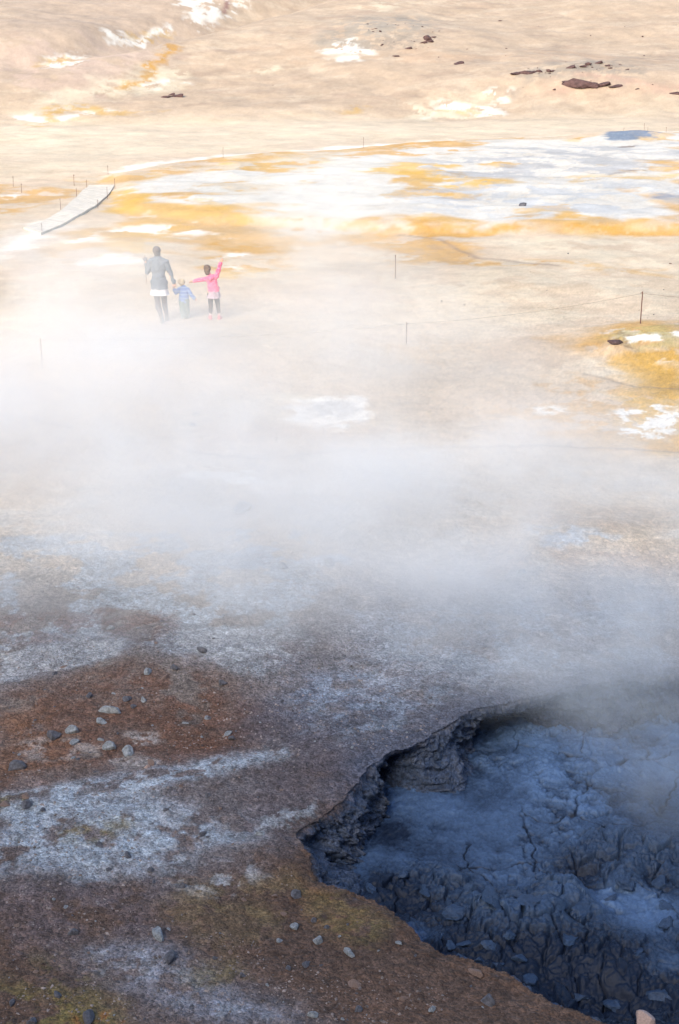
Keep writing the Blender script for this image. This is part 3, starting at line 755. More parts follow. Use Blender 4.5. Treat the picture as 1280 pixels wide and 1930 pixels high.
    b = me.attributes.new('grain', 'FLOAT', 'POINT'); b.data.foreach_set('value', np.ones(len(cof), np.float32))
    me.materials.append(SOIL)
    o = bpy.data.objects.new('pit_bank', me); C.objects.link(o)
    tag(o, 'crumbling blue-grey earth bank round the mud pit', 'bank', kind='structure')
build_bank()

# ------------------------------------------------------------------ rocks
def rock_mesh(name, seed, flat=.7, cuts=13, sub=4, rough=.05):
    r = random.Random(seed); bm = bmesh.new()
    bmesh.ops.create_icosphere(bm, subdivisions=sub, radius=1)
    planes = []
    for _ in range(cuts):
        n = Vector((r.gauss(0, 1), r.gauss(0, 1), r.gauss(0, .8))).normalized(); planes.append((n, r.uniform(.38, .72)))
    for v in bm.verts:
        for n, d in planes:
            k = v.co.dot(n)-d
            if k > 0: v.co -= n*k*.92
    from mathutils import noise as mn
    sx_ = r.uniform(1.0, 1.35)
    off = Vector((r.random()*50, r.random()*50, r.random()*50))
    for v in bm.verts:
        v.co *= 1+rough*mn.fractal(v.co*1.6+off, .9, 2.1, 4)
        v.co.z *= flat; v.co.x *= sx_; v.co *= 1.35
        if v.co.z < -.28: v.co.z = -.28
    me = bpy.data.meshes.new(name); bm.to_mesh(me); bm.free()
    me.polygons.foreach_set('use_smooth', [False]*len(me.polygons))
    return me

RM = {
 'pale': simple_mat('pale_grey_stone', (.25, .27, .30), .8, .6, 2.2, .7, bscale=14),
 'dark': simple_mat('dark_grey_stone', (.10, .10, .12), .75, .6, 2.2, .7, bscale=14),
 'brown': simple_mat('brown_stone', (.20, .14, .12), .85, .35, 5, .7, bscale=14),
 'lava': simple_mat('rusty_lava_rock', (.085, .05, .05), .9, .45, 3, 1.0, bscale=7),
 'mud': MUD,
 'pink': simple_mat('pinkish_stone', (.45, .33, .30), .8, .3, 5, .6, bscale=14),
}
ROCKS = {k: [rock_mesh('rock_'+k, s*11+hash_, fl, 13, 3) for s in range(4)] for k, hash_, fl in (('pale', 1, .7), ('dark', 2, .6), ('brown', 3, .6), ('lava', 4, .8), ('pink', 6, .8))}
for k, ms in ROCKS.items():
    for me in ms: me.materials.append(RM[k])

rr = random.Random(5)
def place_rock(px, py, wpx, kind, label, name='rock', cat='rock', group=None, z=None, hf=1.0, var=None):
    x, y = ground_at(px, py) if z is None else at_z(px, py, z)
    gz = ground_z(x, y) if z is None else z
    depth = y*math.cos(PITCH)+(CAM_H-gz)*math.sin(PITCH)
    r = wpx/2*depth/F*(.95 if kind != 'lava' else .95)
    me = rr.choice(ROCKS[kind]) if var is None else ROCKS[kind][var]
    o = bpy.data.objects.new(name, me); C.objects.link(o)
    o.location = (x, y, gz+r*.10*hf); o.rotation_euler = (rr.uniform(-.2, .2), rr.uniform(-.2, .2), rr.uniform(0, 6.28))
    o.scale = (r*rr.uniform(.9, 1.1), r*rr.uniform(.75, 1.0), r*rr.uniform(.9, 1.1)*hf)
    if kind == 'lava': o.rotation_euler[2] = rr.uniform(-.35, .35); o.scale = (o.scale[0]*1.15, o.scale[1], o.scale[2]*.8)
    tag(o, label, cat, group)
    return o

NAMED = [
 (30, 1447, 32, 'dark', 'dark grey faceted stone, the large one at the left edge on rusty soil'),
 (102, 1391, 34, 'dark', 'grey blocky stone on rust-red soil, left of a paler stone touching distance away'),
 (133, 1383, 26, 'pale', 'pale grey stone just right of a bigger dark grey stone on rust-red soil'),
 (139, 1403, 20, 'pale', 'small flat pale stone below the pale grey stone on rust-red soil'),
 (210, 1343, 28, 'pale', 'two-toned grey boulder with a white top in the middle of the stony brown patch'),
 (240, 1322, 20, 'dark', 'dark rounded stone left of the upright pale stone'),
 (252, 1334, 15, 'dark', 'little slate stone close under the upright pale stone'),
 (271, 1322, 19, 'pale', 'upright white-topped stone, tallest in the brown patch'),
 (191, 1362, 22, 'pale', 'smooth pale stone below and left of the white-topped boulder'),
 (203, 1411, 28, 'pale', 'flat whitish stone lying like a slab on the lower brown soil'),
 (240, 1418, 28, 'pale', 'flat grey slab stone right of the whitish slab'),
 (278, 1272, 24, 'pale', 'pale chunk beside white salt flecks at the top of the brown patch'),
 (328, 1265, 18, 'dark', 'grey stone beside a white fleck right of the pale chunk'),
 (312, 1281, 15, 'brown', 'brown stone between the white flecks in the upper brown patch'),
 (207, 1190, 16, 'pale', 'light stone lying on the brown tongue above the white crust'),
 (383, 1231, 22, 'dark', 'dark stone resting on the white crust triangle'),
 (419, 1289, 20, 'dark', 'bluish stone right of the brown patch below the white crust'),
 (429, 1378, 16, 'pale', 'white-topped stone, upper of a touching pair at the right of the brown patch'),
 (437, 1385, 16, 'dark', 'darker stone, lower of a touching pair at the right of the brown patch'),
 (286, 1436, 22, 'brown', 'flat brown stone right of the pinkish salt patch'),
 (277, 1446, 13, 'pink', 'small tan pebble under the flat brown stone'),
 (168, 1316, 18, 'dark', 'grey stone half sunk in soil left of the white-topped boulder'),
 (103, 1273, 14, 'dark', 'dark stone at the lower edge of the white crust strip'),
 (296, 1764, 32, 'pale', 'light angular stone, upper of two on the front brown ground'),
 (320, 1810, 32, 'dark', 'grey flat stone with a dark underside, lower of two on the front ground'),
 (343, 1668, 18, 'dark', 'bluish stone on the brown soil above the front angular stone'),
 (557, 1682, 26, 'dark', 'grey stone just below the left lip of the pit'),
 (553, 1742, 20, 'pale', 'smooth grey stone below the stone at the left lip of the pit'),
 (598, 1770, 24, 'pale', 'near-white flat stone on olive soil beside the pit'),
 (527, 1772, 15, 'pale', 'small pale pebble left of the near-white flat stone'),
 (591, 1727, 14, 'dark', 'small dark stone above the near-white flat stone'),
 (660, 1800, 20, 'pale', 'light grey stone close to the diagonal rim of the pit'),
 (575, 1818, 16, 'dark', 'dark flat pebble below the near-white flat stone'),
 (543, 1825, 14, 'dark', 'greyish pebble left of the dark flat pebble'),
 (457, 1838, 15, 'dark', 'black pebble alone on the front brown soil'),
 (900, 1830, 26, 'brown', 'brownish stone sitting on the near rim of the pit'),
 (920, 1887, 34, 'dark', 'dark lumpy stone on the near soil right of centre'),
 (676, 1906, 18, 'dark', 'dark stone at the bottom edge right of the bluish stain'),
 (590, 1916, 24, 'pale', 'greyish stone at the bottom edge on the bluish stain'),
 (670, 1860, 26, 'brown', 'flat brownish stone on soil between the rim and the bottom edge'),
 (138, 1757, 24, 'dark', 'dark flat stone on the left front ground with a rusty side'),
 (188, 1596, 18, 'dark', 'dark stone on the blue-white crust, left one'),
 (242, 1616, 18, 'dark', 'dark stone on the blue-white crust, right one'),
 (284, 1637, 14, 'dark', 'small dark stone at the lower edge of the blue-white crust'),
 (382, 1576, 14, 'dark', 'dark pebble at the right end of the blue-white crust'),
 (50, 1521, 24, 'dark', 'dark stone in the mossy clump at the left edge'),
 (10, 1517, 22, 'brown', 'brown stone at the very left of the mossy clump'),
 (48, 1503, 18, 'brown', 'rusty stone topping the mossy clump at the left edge'),
 (82, 1527, 12, 'dark', 'small stone right of the mossy clump at the left edge'),
 (392, 1507, 14, 'dark', 'small dark stone on the crust band above the blue-white crust'),
 (165, 1922, 32, 'dark', 'grey stone on yellow-green soil at the bottom edge'),
 (60, 1925, 24, 'dark', 'dark stone on yellow-green soil in the bottom left corner'),
 (22, 1888, 18, 'dark', 'black stone near the bottom left corner above yellow-green soil'),
 (110, 1877, 18, 'dark', 'slanted dark stone above the yellow-green soil'),
 (490, 1572, 18, 'pale', 'pale flat stone right of the blue-white crust near the pit'),
 (615, 1742, 12, 'dark', 'dark pebble between olive soil and the rim'),
 (815, 1908, 20, 'pale', 'light flat stone at the bottom edge near the rim'),
 (760, 1886, 14, 'brown', 'brown pebble near the bottom edge below the rim'),
 (983, 1080, 18, 'pale', 'pale blue-grey stone standing in the misty middle ground'),
 (455, 965, 34, 'pale', 'faint grey boulder in the mist left of centre'),
 (620, 1078, 26, 'pale', 'light lump on the misty ground near the centre'),
 (536, 1076, 20, 'pale', 'faint stone in the mist left of the light lump'),
 (370, 774, 14, 'dark', 'small grey stone in the mist, upper of two'),
 (362, 794, 12, 'dark', 'small grey stone in the mist, lower of two'),
 (1158, 668, 22, 'lava', 'dark brown rubble heap rock at the foot of the mossy mound'),
 (1168, 664, 14, 'lava', 'smaller dark rock leaning on the rubble heap rock'),
 (983, 402, 16, 'dark', 'single dark stone in the white salt field'),
 (1215, 1925, 48, 'pink', 'reddish boulder in the bottom right corner of the pit'),
]
for t in NAMED[:-1]: place_rock(t[0], t[1], t[2], t[3], t[4])
px, py, w_, k_, lb = NAMED[-1]
place_rock(px, 1926, 36, k_, lb, z=-.36, hf=1.1, var=1)

HILL = [
 (1092, 166, 62, .9, 'longest dark red lava outcrop on the lower hillside'),
 (1072, 160, 26, .7, 'knob at the left end of the longest lava outcrop'),
 (1140, 166, 26, .6, 'low dark red rock right of the longest lava outcrop'),
 (1158, 167, 30, .4, 'flat reddish rock trailing right of the low dark red rock'),
 (993, 141, 24, .9, 'rounded black rock, darkest of the row on the hillside'),
 (970, 143, 18, .7, 'small rock left of the rounded black rock on the hillside'),
 (1018, 138, 13, .9, 'pointed rock right of the rounded black rock'),
 (1036, 137, 14, .7, 'flat rock second right of the rounded black rock'),
 (1078, 134, 16, .7, 'grey rock at the left of the upper pale outcrop row'),
 (1098, 132, 14, .8, 'grey rock in the middle of the upper pale outcrop row'),
 (1130, 126, 14, .8, 'grey rock topping the upper pale outcrop row'),
 (1144, 130, 10, .8, 'small rock at the right end of the upper outcrop row'),
 (1200, 175, 8, .8, 'tiny red rock below right of the lava outcrop'),
 (1270, 183, 18, .7, 'dark rock at the right edge of the hillside'),
 (808, 74, 20, 1.0, 'tallest grey rock of the scree patch high on the hill'),
 (798, 80, 14, .8, 'rock touching the tallest scree rock on its left'),
 (772, 90, 14, .7, 'grey rock low in the scree patch high on the hill'),
 (816, 68, 10, .8, 'small rock above the tallest scree rock'),
 (942, 39, 7, .8, 'lone small dark rock high on the hill'),
 (748, 108, 12, .4, 'flat stone on the crease line of the hill'),
 (864, 119, 20, .5, 'brown flat rock on the slope below the crease line'),
 (312, 181, 18, .8, 'dark rock at the left of the outcrop near the white salt streak'),
 (334, 178, 22, .7, 'dark rock at the right of the outcrop near the white salt streak'),
 (323, 174, 12, .8, 'dark rock topping the outcrop near the white salt streak'),
 (1044, 172, 6, .8, 'tiny rock left below the longest lava outcrop'),
 (515, 158, 4, .8, 'tiny stone alone on the hillside left of centre'),
]
HILL += [(1110, 168, 30, .8, 'jagged block forming the right shoulder of the longest lava outcrop'), (1128, 168, 14, .7, 'small block between the longest lava outcrop and the low dark red rock'), (1004, 139, 12, .8, 'small black rock close right of the rounded black rock'), (1110, 128, 14, .7, 'grey rock left of the top rock in the upper outcrop row'), (812, 78, 12, .8, 'rock touching the tallest scree rock on its right')]
for px, py, w_, hf, lb in HILL: place_rock(px, py, w_, 'lava', lb, hf=hf)

# loose stones too alike to tell apart
def scatter(n, region, kinds, size, label, group, cat='stone', name='stone'):
    P = region
    xs = [p[0] for p in P]; ys_ = [p[1] for p in P]; k = 0
    while k < n:
        px, py = rr.uniform(min(xs), max(xs)), rr.uniform(min(ys_), max(ys_))
        if poly_sd(np.array([px]), np.array([py]), P)[0] < 0: continue
        wx, wy = ground_at(px, py)
        if poly_sd(np.array([wx]), np.array([wy]), RIM)[0] > -.06: continue
        s_ = size[0]*(size[1]/size[0])**(rr.random()**2)
        o = place_rock(px, py, s_, rr.choice(kinds), label, name=name, cat=cat, group=group, hf=rr.uniform(.6, 1))
        k += 1
scatter(58, [(0,1300),(250,1250),(500,1330),(460,1430),(0,1480)], ['dark','brown','pale','brown'], (5, 13), 'small loose stone scattered on the rust-brown soil patch', 'loose stones on the rust-brown soil')
scatter(45, [(480,1260),(900,1240),(900,1330),(690,1420),(560,1440),(440,1400)], ['dark','dark','pale'], (4, 11), 'small loose stone scattered on the grey slope above the pit', 'loose stones on the grey slope above the pit')
scatter(62, [(0,1640),(330,1660),(560,1680),(730,1760),(1050,1930),(0,1930)], ['dark','brown','pale','brown'], (5, 14), 'small loose stone scattered on the brown foreground soil', 'loose stones on the foreground soil')
scatter(35, [(0,1480),(550,1440),(600,1500),(540,1600),(420,1680),(0,1640)], ['dark','dark','brown'], (5, 12), 'small loose stone scattered on the blue-white crust beside the pit', 'loose stones on the blue-white crust')
scatter(35, [(0,1120),(540,1120),(520,1250),(300,1230),(0,1280)], ['dark','brown','pale'], (4, 10), 'small loose stone scattered on the pale crust below the steam', 'loose stones on the pale crust')
scatter(25, [(640,20),(1280,20),(1280,180),(960,165),(740,110)], ['lava'], (2.0, 5), 'small rock strewn over the far hillside', 'rocks strewn over the far hillside')

scatter(16, [(760,460),(1280,480),(1280,600),(900,620),(760,600)], ['brown','dark'], (2.5, 6), 'small dark stone lying on the pale flat between the white field and the mossy mound', 'stones on the pale flat')
scatter(26, [(960,132),(1080,118),(1170,124),(1190,142),(1080,150),(970,148)], ['lava'], (2.5, 9), 'small rock in the pale grey outcrop band above the long lava outcrop', 'rock fragments in the grey outcrop band')
scatter(24, [(640,80),(740,45),(830,50),(830,88),(760,95)], ['lava'], (2.0, 7), 'small rock in the grey scree patch high on the hill', 'rock fragments in the grey scree patch')

# gravel: thousands of grains, one object
def gravel():
    g = np.random.default_rng(3); n = 13000
    base = np.array([(1,0,0),(-1,0,0),(0,1,0),(0,-1,0),(0,0,1),(0,0,-.4)], np.float32)
    fc = np.array([(0,2,4),(2,1,4),(1,3,4),(3,0,4),(2,0,5),(1,2,5),(3,1,5),(0,3,5)])
    ys, w, s, co, nr, nc = GD
    x = []; V = []; cnt = 0
    yy = 8.0+ (g.random(n)**1.2)*9.0; ss = g.uniform(-1.05, 1.05, n)
    V = []; Fc = []; k = 0
    rimx = poly_sd(np.interp(yy, ys, w)*ss, yy, RIM)
    dens = fbm(np.interp(yy, ys, w)*ss, yy, .8, 3, seed=44)
    for i in range(n):
        if rimx[i] > -.03 or dens[i] < -.25: continue
        r_ = int(np.searchsorted(ys, yy[i])); c_ = int(np.searchsorted(s, ss[i]))
        p = co[r_*nc+c_]
        sz = .005+.013*g.random()**3
        a = g.random()*6.28; ca, sa = math.cos(a), math.sin(a)
        b = base*(sz*np.array([g.uniform(.8, 1.5), g.uniform(.7, 1.1), g.uniform(.5, 1.)]))+g.normal(0, sz*.15, (6, 3))
        b = np.stack([b[:, 0]*ca-b[:, 1]*sa, b[:, 0]*sa+b[:, 1]*ca, b[:, 2]], -1)+p
        V.append(b); Fc.append(fc+k*6); k += 1
    o = mesh_obj('gravel', np.concatenate(V), np.concatenate(Fc).tolist(), simple_mat('gravel_grains', (.19, .16, .155), .9, .97, 9, 0), smooth=False)
    tag(o, 'fine gravel grains strewn over the near soil', 'gravel', kind='stuff')
gravel()

# broken slabs and clods of mud in the pit: things of their own
CLODS = [(855,1722,70,.5),(925,1722,62,.6),(968,1690,46,.7),(1000,1728,60,.5),(885,1690,34,.6),(1050,1715,58,.9),(1100,1722,50,.8),(1180,1655,60,.8),(1150,1680,34,.8),
         (1250,1640,46,.8),(1140,1555,30,.8),(830,1765,30,.7),(880,1770,36,.7),(920,1785,32,.6),(960,1770,38,.6),(870,1800,24,.8),(905,1800,26,.7),(850,1780,26,.6),
         (1020,1650,30,.7),(960,1640,24,.7),(1050,1640,30,.9),(760,1650,36,.8),(800,1680,30,.7),(780,1720,34,.7),(1200,1790,34,.5),(1260,1740,50,.9),(1262,1700,40,1.0),(1070,1770,44,.6),
         (1160,1850,60,.6),(1090,1840,50,.6),(1240,1850,60,.6),(1000,1830,40,.6),(1040,1880,44,.7),(1270,1600,36,.8),(700,1668,30,.8),(722,1640,26,.8),(935,1812,30,.7),(980,1800,34,.7)]
clod_meshes = [rock_mesh('mud_clod', 900+i, .75, 8, 4, .22) for i in range(7)]
for me in clod_meshes:
    me.materials.append(MUD)
    tn = me.attributes.new('tone', 'FLOAT', 'POINT'); tn.data.foreach_set('value', [.20]*len(me.vertices))
for i, (px, py, wp, hf) in enumerate(CLODS):
    x, y = at_z(px, py, FLOOR+.08)
    h, _, _ = mud_height(np.array([x]), np.array([y]))
    z = FLOOR+float(h[0]); depth = y*math.cos(PITCH)+(CAM_H-z)*math.sin(PITCH); r = wp/2*depth/F*.70
    o = bpy.data.objects.new('mud_clod', clod_meshes[i % 7]); C.objects.link(o)
    o.location = (x, y, z+r*.05); o.rotation_euler = (rr.uniform(-.3, .3), rr.uniform(-.3, .3), rr.uniform(0, 6.28)); o.scale = (r, r*.85, r*hf)
    tag(o, 'broken blue-grey mud clod in the front part of the pit', 'mud clod', 'broken mud clods in the pit')

# ------------------------------------------------------------------ people
def capsule(bm, a, b, ra, rb, seg=14, sx=1.0, sy=1.0):
    """closed tapered capsule; sx/sy flatten the section for torsos"""
    a = Vector(a); b = Vector(b); d = b-a; L = max(d.length, 1e-4)
    q = d.to_track_quat('Z', 'X') if d.length > 1e-6 else Matrix.Identity(3).to_quaternion()
    rings = []
    st = [(-1.0, 0, 0)] 
    prof = []
    for k in range(1, 5): t = k/5*math.pi/2; prof.append((-ra*math.cos(t), ra*math.sin(t)))
    prof.append((0, ra)); prof.append((L*.33, ra+(rb-ra)*.33)); prof.append((L*.66, ra+(rb-ra)*.66)); prof.append((L, rb))
    for k in range(4, 0, -1): t = k/5*math.pi/2; prof.append((L+rb*math.cos(t), rb*math.sin(t)))
    v0 = bm.verts.new(a+q @ Vector((0, 0, -ra)))
    for zz, r in prof:
        ring = []
        for i in range(seg):
            an = 2*math.pi*i/seg; off = q @ Vector((r*math.cos(an), r*math.sin(an), zz))
            p = a+off
            ax = a+q @ Vector((0, 0, zz))
            p = Vector((ax.x+(p.x-ax.x)*sx, ax.y+(p.y-ax.y)*sy, p.z))
            ring.append(bm.verts.new(p))
        rings.append(ring)
    v1 = bm.verts.new(a+q @ Vector((0, 0, L+rb)))
    for r0, r1 in zip(rings[:-1], rings[1:]):
        for i in range(seg): bm.faces.new((r0[i], r0[(i+1) % seg], r1[(i+1) % seg], r1[i]))
    for i in range(seg):
        bm.faces.new((v0, rings[0][(i+1) % seg], rings[0][i])); bm.faces.new((v1, rings[-1][i], rings[-1][(i+1) % seg]))

def blend_mesh(name, caps, mat, parent, voxel=.008, smooth=5, wrinkle=0, seed=0):
    """melt the overlapping tapered volumes into ONE continuous surface"""
    bm = bmesh.new()
    for c in caps: capsule(bm, c[0], c[1], c[2], c[3], sx=c[4] if len(c) > 4 else 1, sy=c[5] if len(c) > 5 else 1)
    bmesh.ops.recalc_face_normals(bm, faces=bm.faces)
    me = bpy.data.meshes.new(name); bm.to_mesh(me); bm.free()
    o = bpy.data.objects.new(name, me); C.objects.link(o)
    r = o.modifiers.new('r', 'REMESH'); r.mode = 'VOXEL'; r.voxel_size = voxel; r.use_smooth_shade = True
    s = o.modifiers.new('s', 'SMOOTH'); s.factor = .5; s.iterations = smooth
    dg = bpy.context.evaluated_depsgraph_get()
    me2 = bpy.data.meshes.new_from_object(o.evaluated_get(dg))
    o.modifiers.clear(); o.data = me2; me2.name = name
    if wrinkle:
        n = len(me2.vertices); co = np.empty(n*3, np.float32); me2.vertices.foreach_get('co', co); co = co.reshape(-1, 3)
        no = np.empty(n*3, np.float32); me2.vertices.foreach_get('normal', no); no = no.reshape(-1, 3)
        f = fbm(co[:, 0]*9+co[:, 1]*7, co[:, 2]*13+co[:, 1]*5, 1.0, 3, seed=seed+50)
        co += no*(f*wrinkle)[:, None]; me2.vertices.foreach_set('co', co.ravel())
    me2.polygons.foreach_set('use_smooth', [True]*len(me2.polygons))
    me2.materials.clear(); me2.materials.append(mat)
    o.parent = parent
    return o

def skirt(name, rings, mat, parent, seg=40, fold=.012, nf=7, thick=.004):
    """cloth tube through elliptical rings (cx, cy, z, rx, ry), with soft folds and thickness"""
    V = []; Fc = []
    for layer in (0, 1):
        for k, (cx, cy_, z, rx, ry) in enumerate(rings):
            t = k/(len(rings)-1)
            for i in range(seg):
                a = 2*math.pi*i/seg; f = 1+fold/max(rx, .01)*t*math.sin(nf*a+cx*9)-layer*thick/rx
                V.append((cx+rx*f*math.cos(a), cy_+ry*f*math.sin(a), z+.004*t*math.sin(nf*a)))
    n = len(rings)
    for layer in (0, 1):
        b = layer*n*seg
        for k in range(n-1):
            for i in range(seg):
                q = (b+k*seg+i, b+k*seg+(i+1) % seg, b+(k+1)*seg+(i+1) % seg, b+(k+1)*seg+i)
                Fc.append(q if layer else q[::-1])
    for k in (0, n-1):
        for i in range(seg): Fc.append((k*seg+i, k*seg+(i+1) % seg, n*seg+k*seg+(i+1) % seg, n*seg+k*seg+i))
    return mesh_obj(name, V, Fc, mat, parent)

def hand(wrist, tip, side, r=1.0, curl=.35, palm_n=(0, -1, 0)):
    """palm, four unequal bent fingers and a thumb leaving the side of the palm"""
    w = Vector(wrist); d = (Vector(tip)-w).normalized(); L = (Vector(tip)-w).length
    n = Vector(palm_n); n = (n-d*n.dot(d)).normalized(); s = d.cross(n)*side
    out = [(w, w+d*L*.12, .020*r, .022*r)]
    for k in range(4):
        off = s*((k-1.5)*.0175*r)
        b = w+d*(L*.45)+off
        out.append((w+off*.6, b, .017*r, .013*r))
        ln = L*(.50, .56, .52, .40)[k]
        m = b+(d*math.cos(curl)+n*math.sin(curl)).normalized()*ln*.5
        e = m+(d*math.cos(curl*2.2)+n*math.sin(curl*2.2)).normalized()*ln*.5
        out.append((b, m, .0095*r, .0085*r)); out.append((m, e, .0085*r, .007*r))
    tb = w+d*L*.18-s*.026*r; tm = tb+(d*.7-s*.6+n*.2).normalized()*L*.22; te = tm+(d*.95-s*.2+n*.25).normalized()*L*.18
    out += [(w+d*L*.08, tb, .016*r, .013*r), (tb, tm, .012*r, .0105*r), (tm, te, .0105*r, .008*r)]
    return out

def head(cx, cy_, cz, r, back=0):
    """cy_ grows away from the viewer; the face looks that way"""
    f = 1.0
    return [((cx, cy_-.02*f, cz+.02), (cx, cy_+.012, cz+.015), r*.98, r*.9), ((cx, cy_+.03, cz-.03), (cx, cy_+.045, cz-.07), r*.72, r*.45),
            ((cx, cy_+.085*r/.095, cz+.0), (cx, cy_+.108*r/.095, cz-.03), .009, .013),
            ((cx-r*.93, cy_, cz-.015), (cx-r*1.0, cy_-.006, cz+.015), .011, .014), ((cx+r*.93, cy_, cz-.015), (cx+r*1.0, cy_-.006, cz+.015), .011, .014)]

def eyes_mouth(cx, cy_, cz, r, parent):
    for sgn in (-1, 1):
        bm = bmesh.new(); bmesh.ops.create_uvsphere(bm, u_segments=12, v_segments=8, radius=.011)
        me = bpy.data.meshes.new('eye'); bm.to_mesh(me); bm.free(); me.materials.append(M_EYE)
        o = bpy.data.objects.new('eye', me); C.objects.link(o); o.location = (cx+sgn*.030*r/.095, cy_+.078*r/.095, cz+.005); o.parent = parent
    blend_mesh('mouth', [((cx-.018, cy_+.083*r/.095, cz-.058), (cx+.018, cy_+.083*r/.095, cz-.058), .006, .006)], M_LIP, parent, .003, 2)

SKIN = simple_mat('skin', (.55, .33, .24), .6, .08, 8, 0); M_EYE = simple_mat('eye_white', (.7, .7, .7), .3, .05, 5, 0); M_LIP = simple_mat('lips', (.45, .16, .14), .6, .05, 5, 0)
M_COAT = simple_mat('hazy_slate_knit', (.16, .19, .235), .95, .25, 30, .5); M_HEM = simple_mat('white_cotton', (.62, .60, .62), .9, .1, 10, .2)  # coat, and the leggings and hair below, paled to carry steam haze
M_LEG = simple_mat('hazy_charcoal_jersey', (.17, .165, .19), .9, .2, 20, .2); M_HAIRD = simple_mat('hazy_brown_hair', (.13, .11, .11), .7, .4, 30, .6)
M_BOOT = simple_mat('grey_boot', (.17, .17, .18), .7, .2, 20, .2); M_HAIRB = simple_mat('blond_hair', (.62, .50, .34), .7, .3, 30, .6)
M_TROU = simple_mat('grey_green_cotton', (.17, .25, .26), .9, .2, 14, .3); M_SHOEK = simple_mat('pale_shoe', (.40, .34, .34), .8, .2, 20, .1)
M_SKIRT = simple_mat('mottled_lilac_cotton', (.42, .32, .38), .9, .5, 26, .3); M_BLACK = simple_mat('black_jersey', (.025, .014, .022), .9, .3, 20, .1)
M_SOCK = simple_mat('pale_pink_sock', (.62, .42, .42), .9, .1, 20, .1); M_SHOEP = simple_mat('pink_shoe', (.55, .12, .16), .6, .3, 20, .1)
M_HAIRM = simple_mat('brown_hair', (.15, .10, .075), .7, .5, 30, .6); M_STICK = simple_mat('stick_wood', (.22, .12, .08), .8, .2, 10, .1)

def banded(name, c1, c2, scale, hi, lo):
    m, nt, bs = mat_new(name); L = nt.links
    tc = N(nt, 'ShaderNodeTexCoord'); sp = N(nt, 'ShaderNodeSeparateXYZ'); L.new(tc.outputs['Object'], sp.inputs[0])
    mu = N(nt, 'ShaderNodeMath', operation='MULTIPLY'); mu.inputs[1].default_value = scale; L.new(sp.outputs['Z'], mu.inputs[0])
    si = N(nt, 'ShaderNodeMath', operation='SINE'); L.new(mu.outputs[0], si.inputs[0])
    mr = N(nt, 'ShaderNodeMapRange'); L.new(si.outputs[0], mr.inputs[0]); mr.inputs[1].default_value = lo; mr.inputs[2].default_value = hi
    mx = N(nt, 'ShaderNodeMix', data_type='RGBA'); L.new(mr.outputs[0], mx.inputs[0]); mx.inputs[6].default_value = (*c1, 1); mx.inputs[7].default_value = (*c2, 1)
    L.new(mx.outputs[2], bs.inputs['Base Color']); bs.inputs['Roughness'].default_value = .95
    return m
M_STRIPE = banded('blue_striped_knit', (.13, .23, .52), (.30, .40, .60), 75, .8, .2)
def speckled(name, c1, c2):
    m, nt, bs = mat_new(name); L = nt.links
    tc = N(nt, 'ShaderNodeTexCoord'); no = N(nt, 'ShaderNodeTexNoise', Scale=32.0, Detail=3.0); L.new(tc.outputs['Object'], no.inputs['Vector'])
    mr = N(nt, 'ShaderNodeMapRange'); L.new(no.outputs[0], mr.inputs[0]); mr.inputs[1].default_value = .52; mr.inputs[2].default_value = .6
    mx = N(nt, 'ShaderNodeMix', data_type='RGBA'); L.new(mr.outputs[0], mx.inputs[0]); mx.inputs[6].default_value = (*c1, 1); mx.inputs[7].default_value = (*c2, 1)
    L.new(mx.outputs[2], bs.inputs['Base Color']); bs.inputs['Roughness'].default_value = .95
    return m
M_PINK = speckled('pink_patterned_fleece', (.80, .10, .24), (.88, .30, .42))

def person_root(px, py, label, scale=1.0):
    x, y = ground_at(px, py); e = bpy.data.objects.new('person', None); C.objects.link(e)
    e.location = (x, y, ground_z(x, y)-.004); e.scale = (scale,)*3; e.empty_display_size = .2
    return tag(e, label, 'person')

def foot(x, y, z, r=1.0, yaw=0):
    dx, dy = math.sin(yaw), math.cos(yaw)
    return [((x-dx*.03*r, y-dy*.03*r, z+.035*r), (x+dx*.12*r, y+dy*.12*r, z+.03*r), .036*r, .032*r), ((x+dx*.10*r-.0, y+dy*.10*r, z+.028*r), (x+dx*.17*r, y+dy*.17*r, z+.026*r), .036*r, .026*r)]

# -- adult
P1 = person_root(303, 601, 'adult in a slate-blue coat with one arm raised, holding the small child by the hand')
hipL, hipR = (-.085, 0, .92), (.085, 0, .92)
knL, anL = (-.055, .02, .50), (.030, -.02, .10)
knR, anR = (.085, .17, .50), (.105, .30, .11)
shL, elL, wrL, tpL = (-.175, 0, 1.44), (-.262, .02, 1.20), (-.285, -.02, 1.45), (-.30, .03, 1.59)
shR, elR, wrR, tpR = (.175, 0, 1.44), (.262, .02, 1.17), (.350, .00, .95), (.362, .00, .80)
legs = [(hipL, knL, .088, .058), (knL, anL, .058, .037), (hipR, knR, .088, .058), (knR, anR, .058, .037),
        ((knL[0], knL[1]-.015, .40), (anL[0]-.03, anL[1]-.015, .26), .056, .042), ((knR[0], knR[1]-.0, .40), (anR[0]-.01, anR[1]-.05, .26), .056, .042)]
torso = [((-.06, 0, .95), (.06, 0, .95), .12, .12, 1, .85), ((0, 0, .95), (0, 0, 1.15), .15, .125, 1.0, .72), ((0, 0, 1.15), (0, .0, 1.36), .125, .15, 1.05, .68),
         ((-.10, 0, 1.42), (.10, 0, 1.42), .07, .07, 1, .95), ((-.165, 0, 1.435), (0, -.0, 1.50), .058, .06), ((.165, 0, 1.435), (0, -.0, 1.50), .058, .06)]
arms = [(shL, elL, .050, .040), (elL, wrL, .040, .027), (shR, elR, .050, .040), (elR, wrR, .040, .027)]
neck = [((0, 0, 1.48), (-.015, .01, 1.60), .055, .05)]
body = legs+foot(.03, -.01, 0)+foot(.105, .31, .0)+[(anR, (.105, .30, .06), .037, .03), (anL, (.03, -.02, .05), .037, .03)]+torso+arms+neck+head(-.022, .01, 1.685, .088)
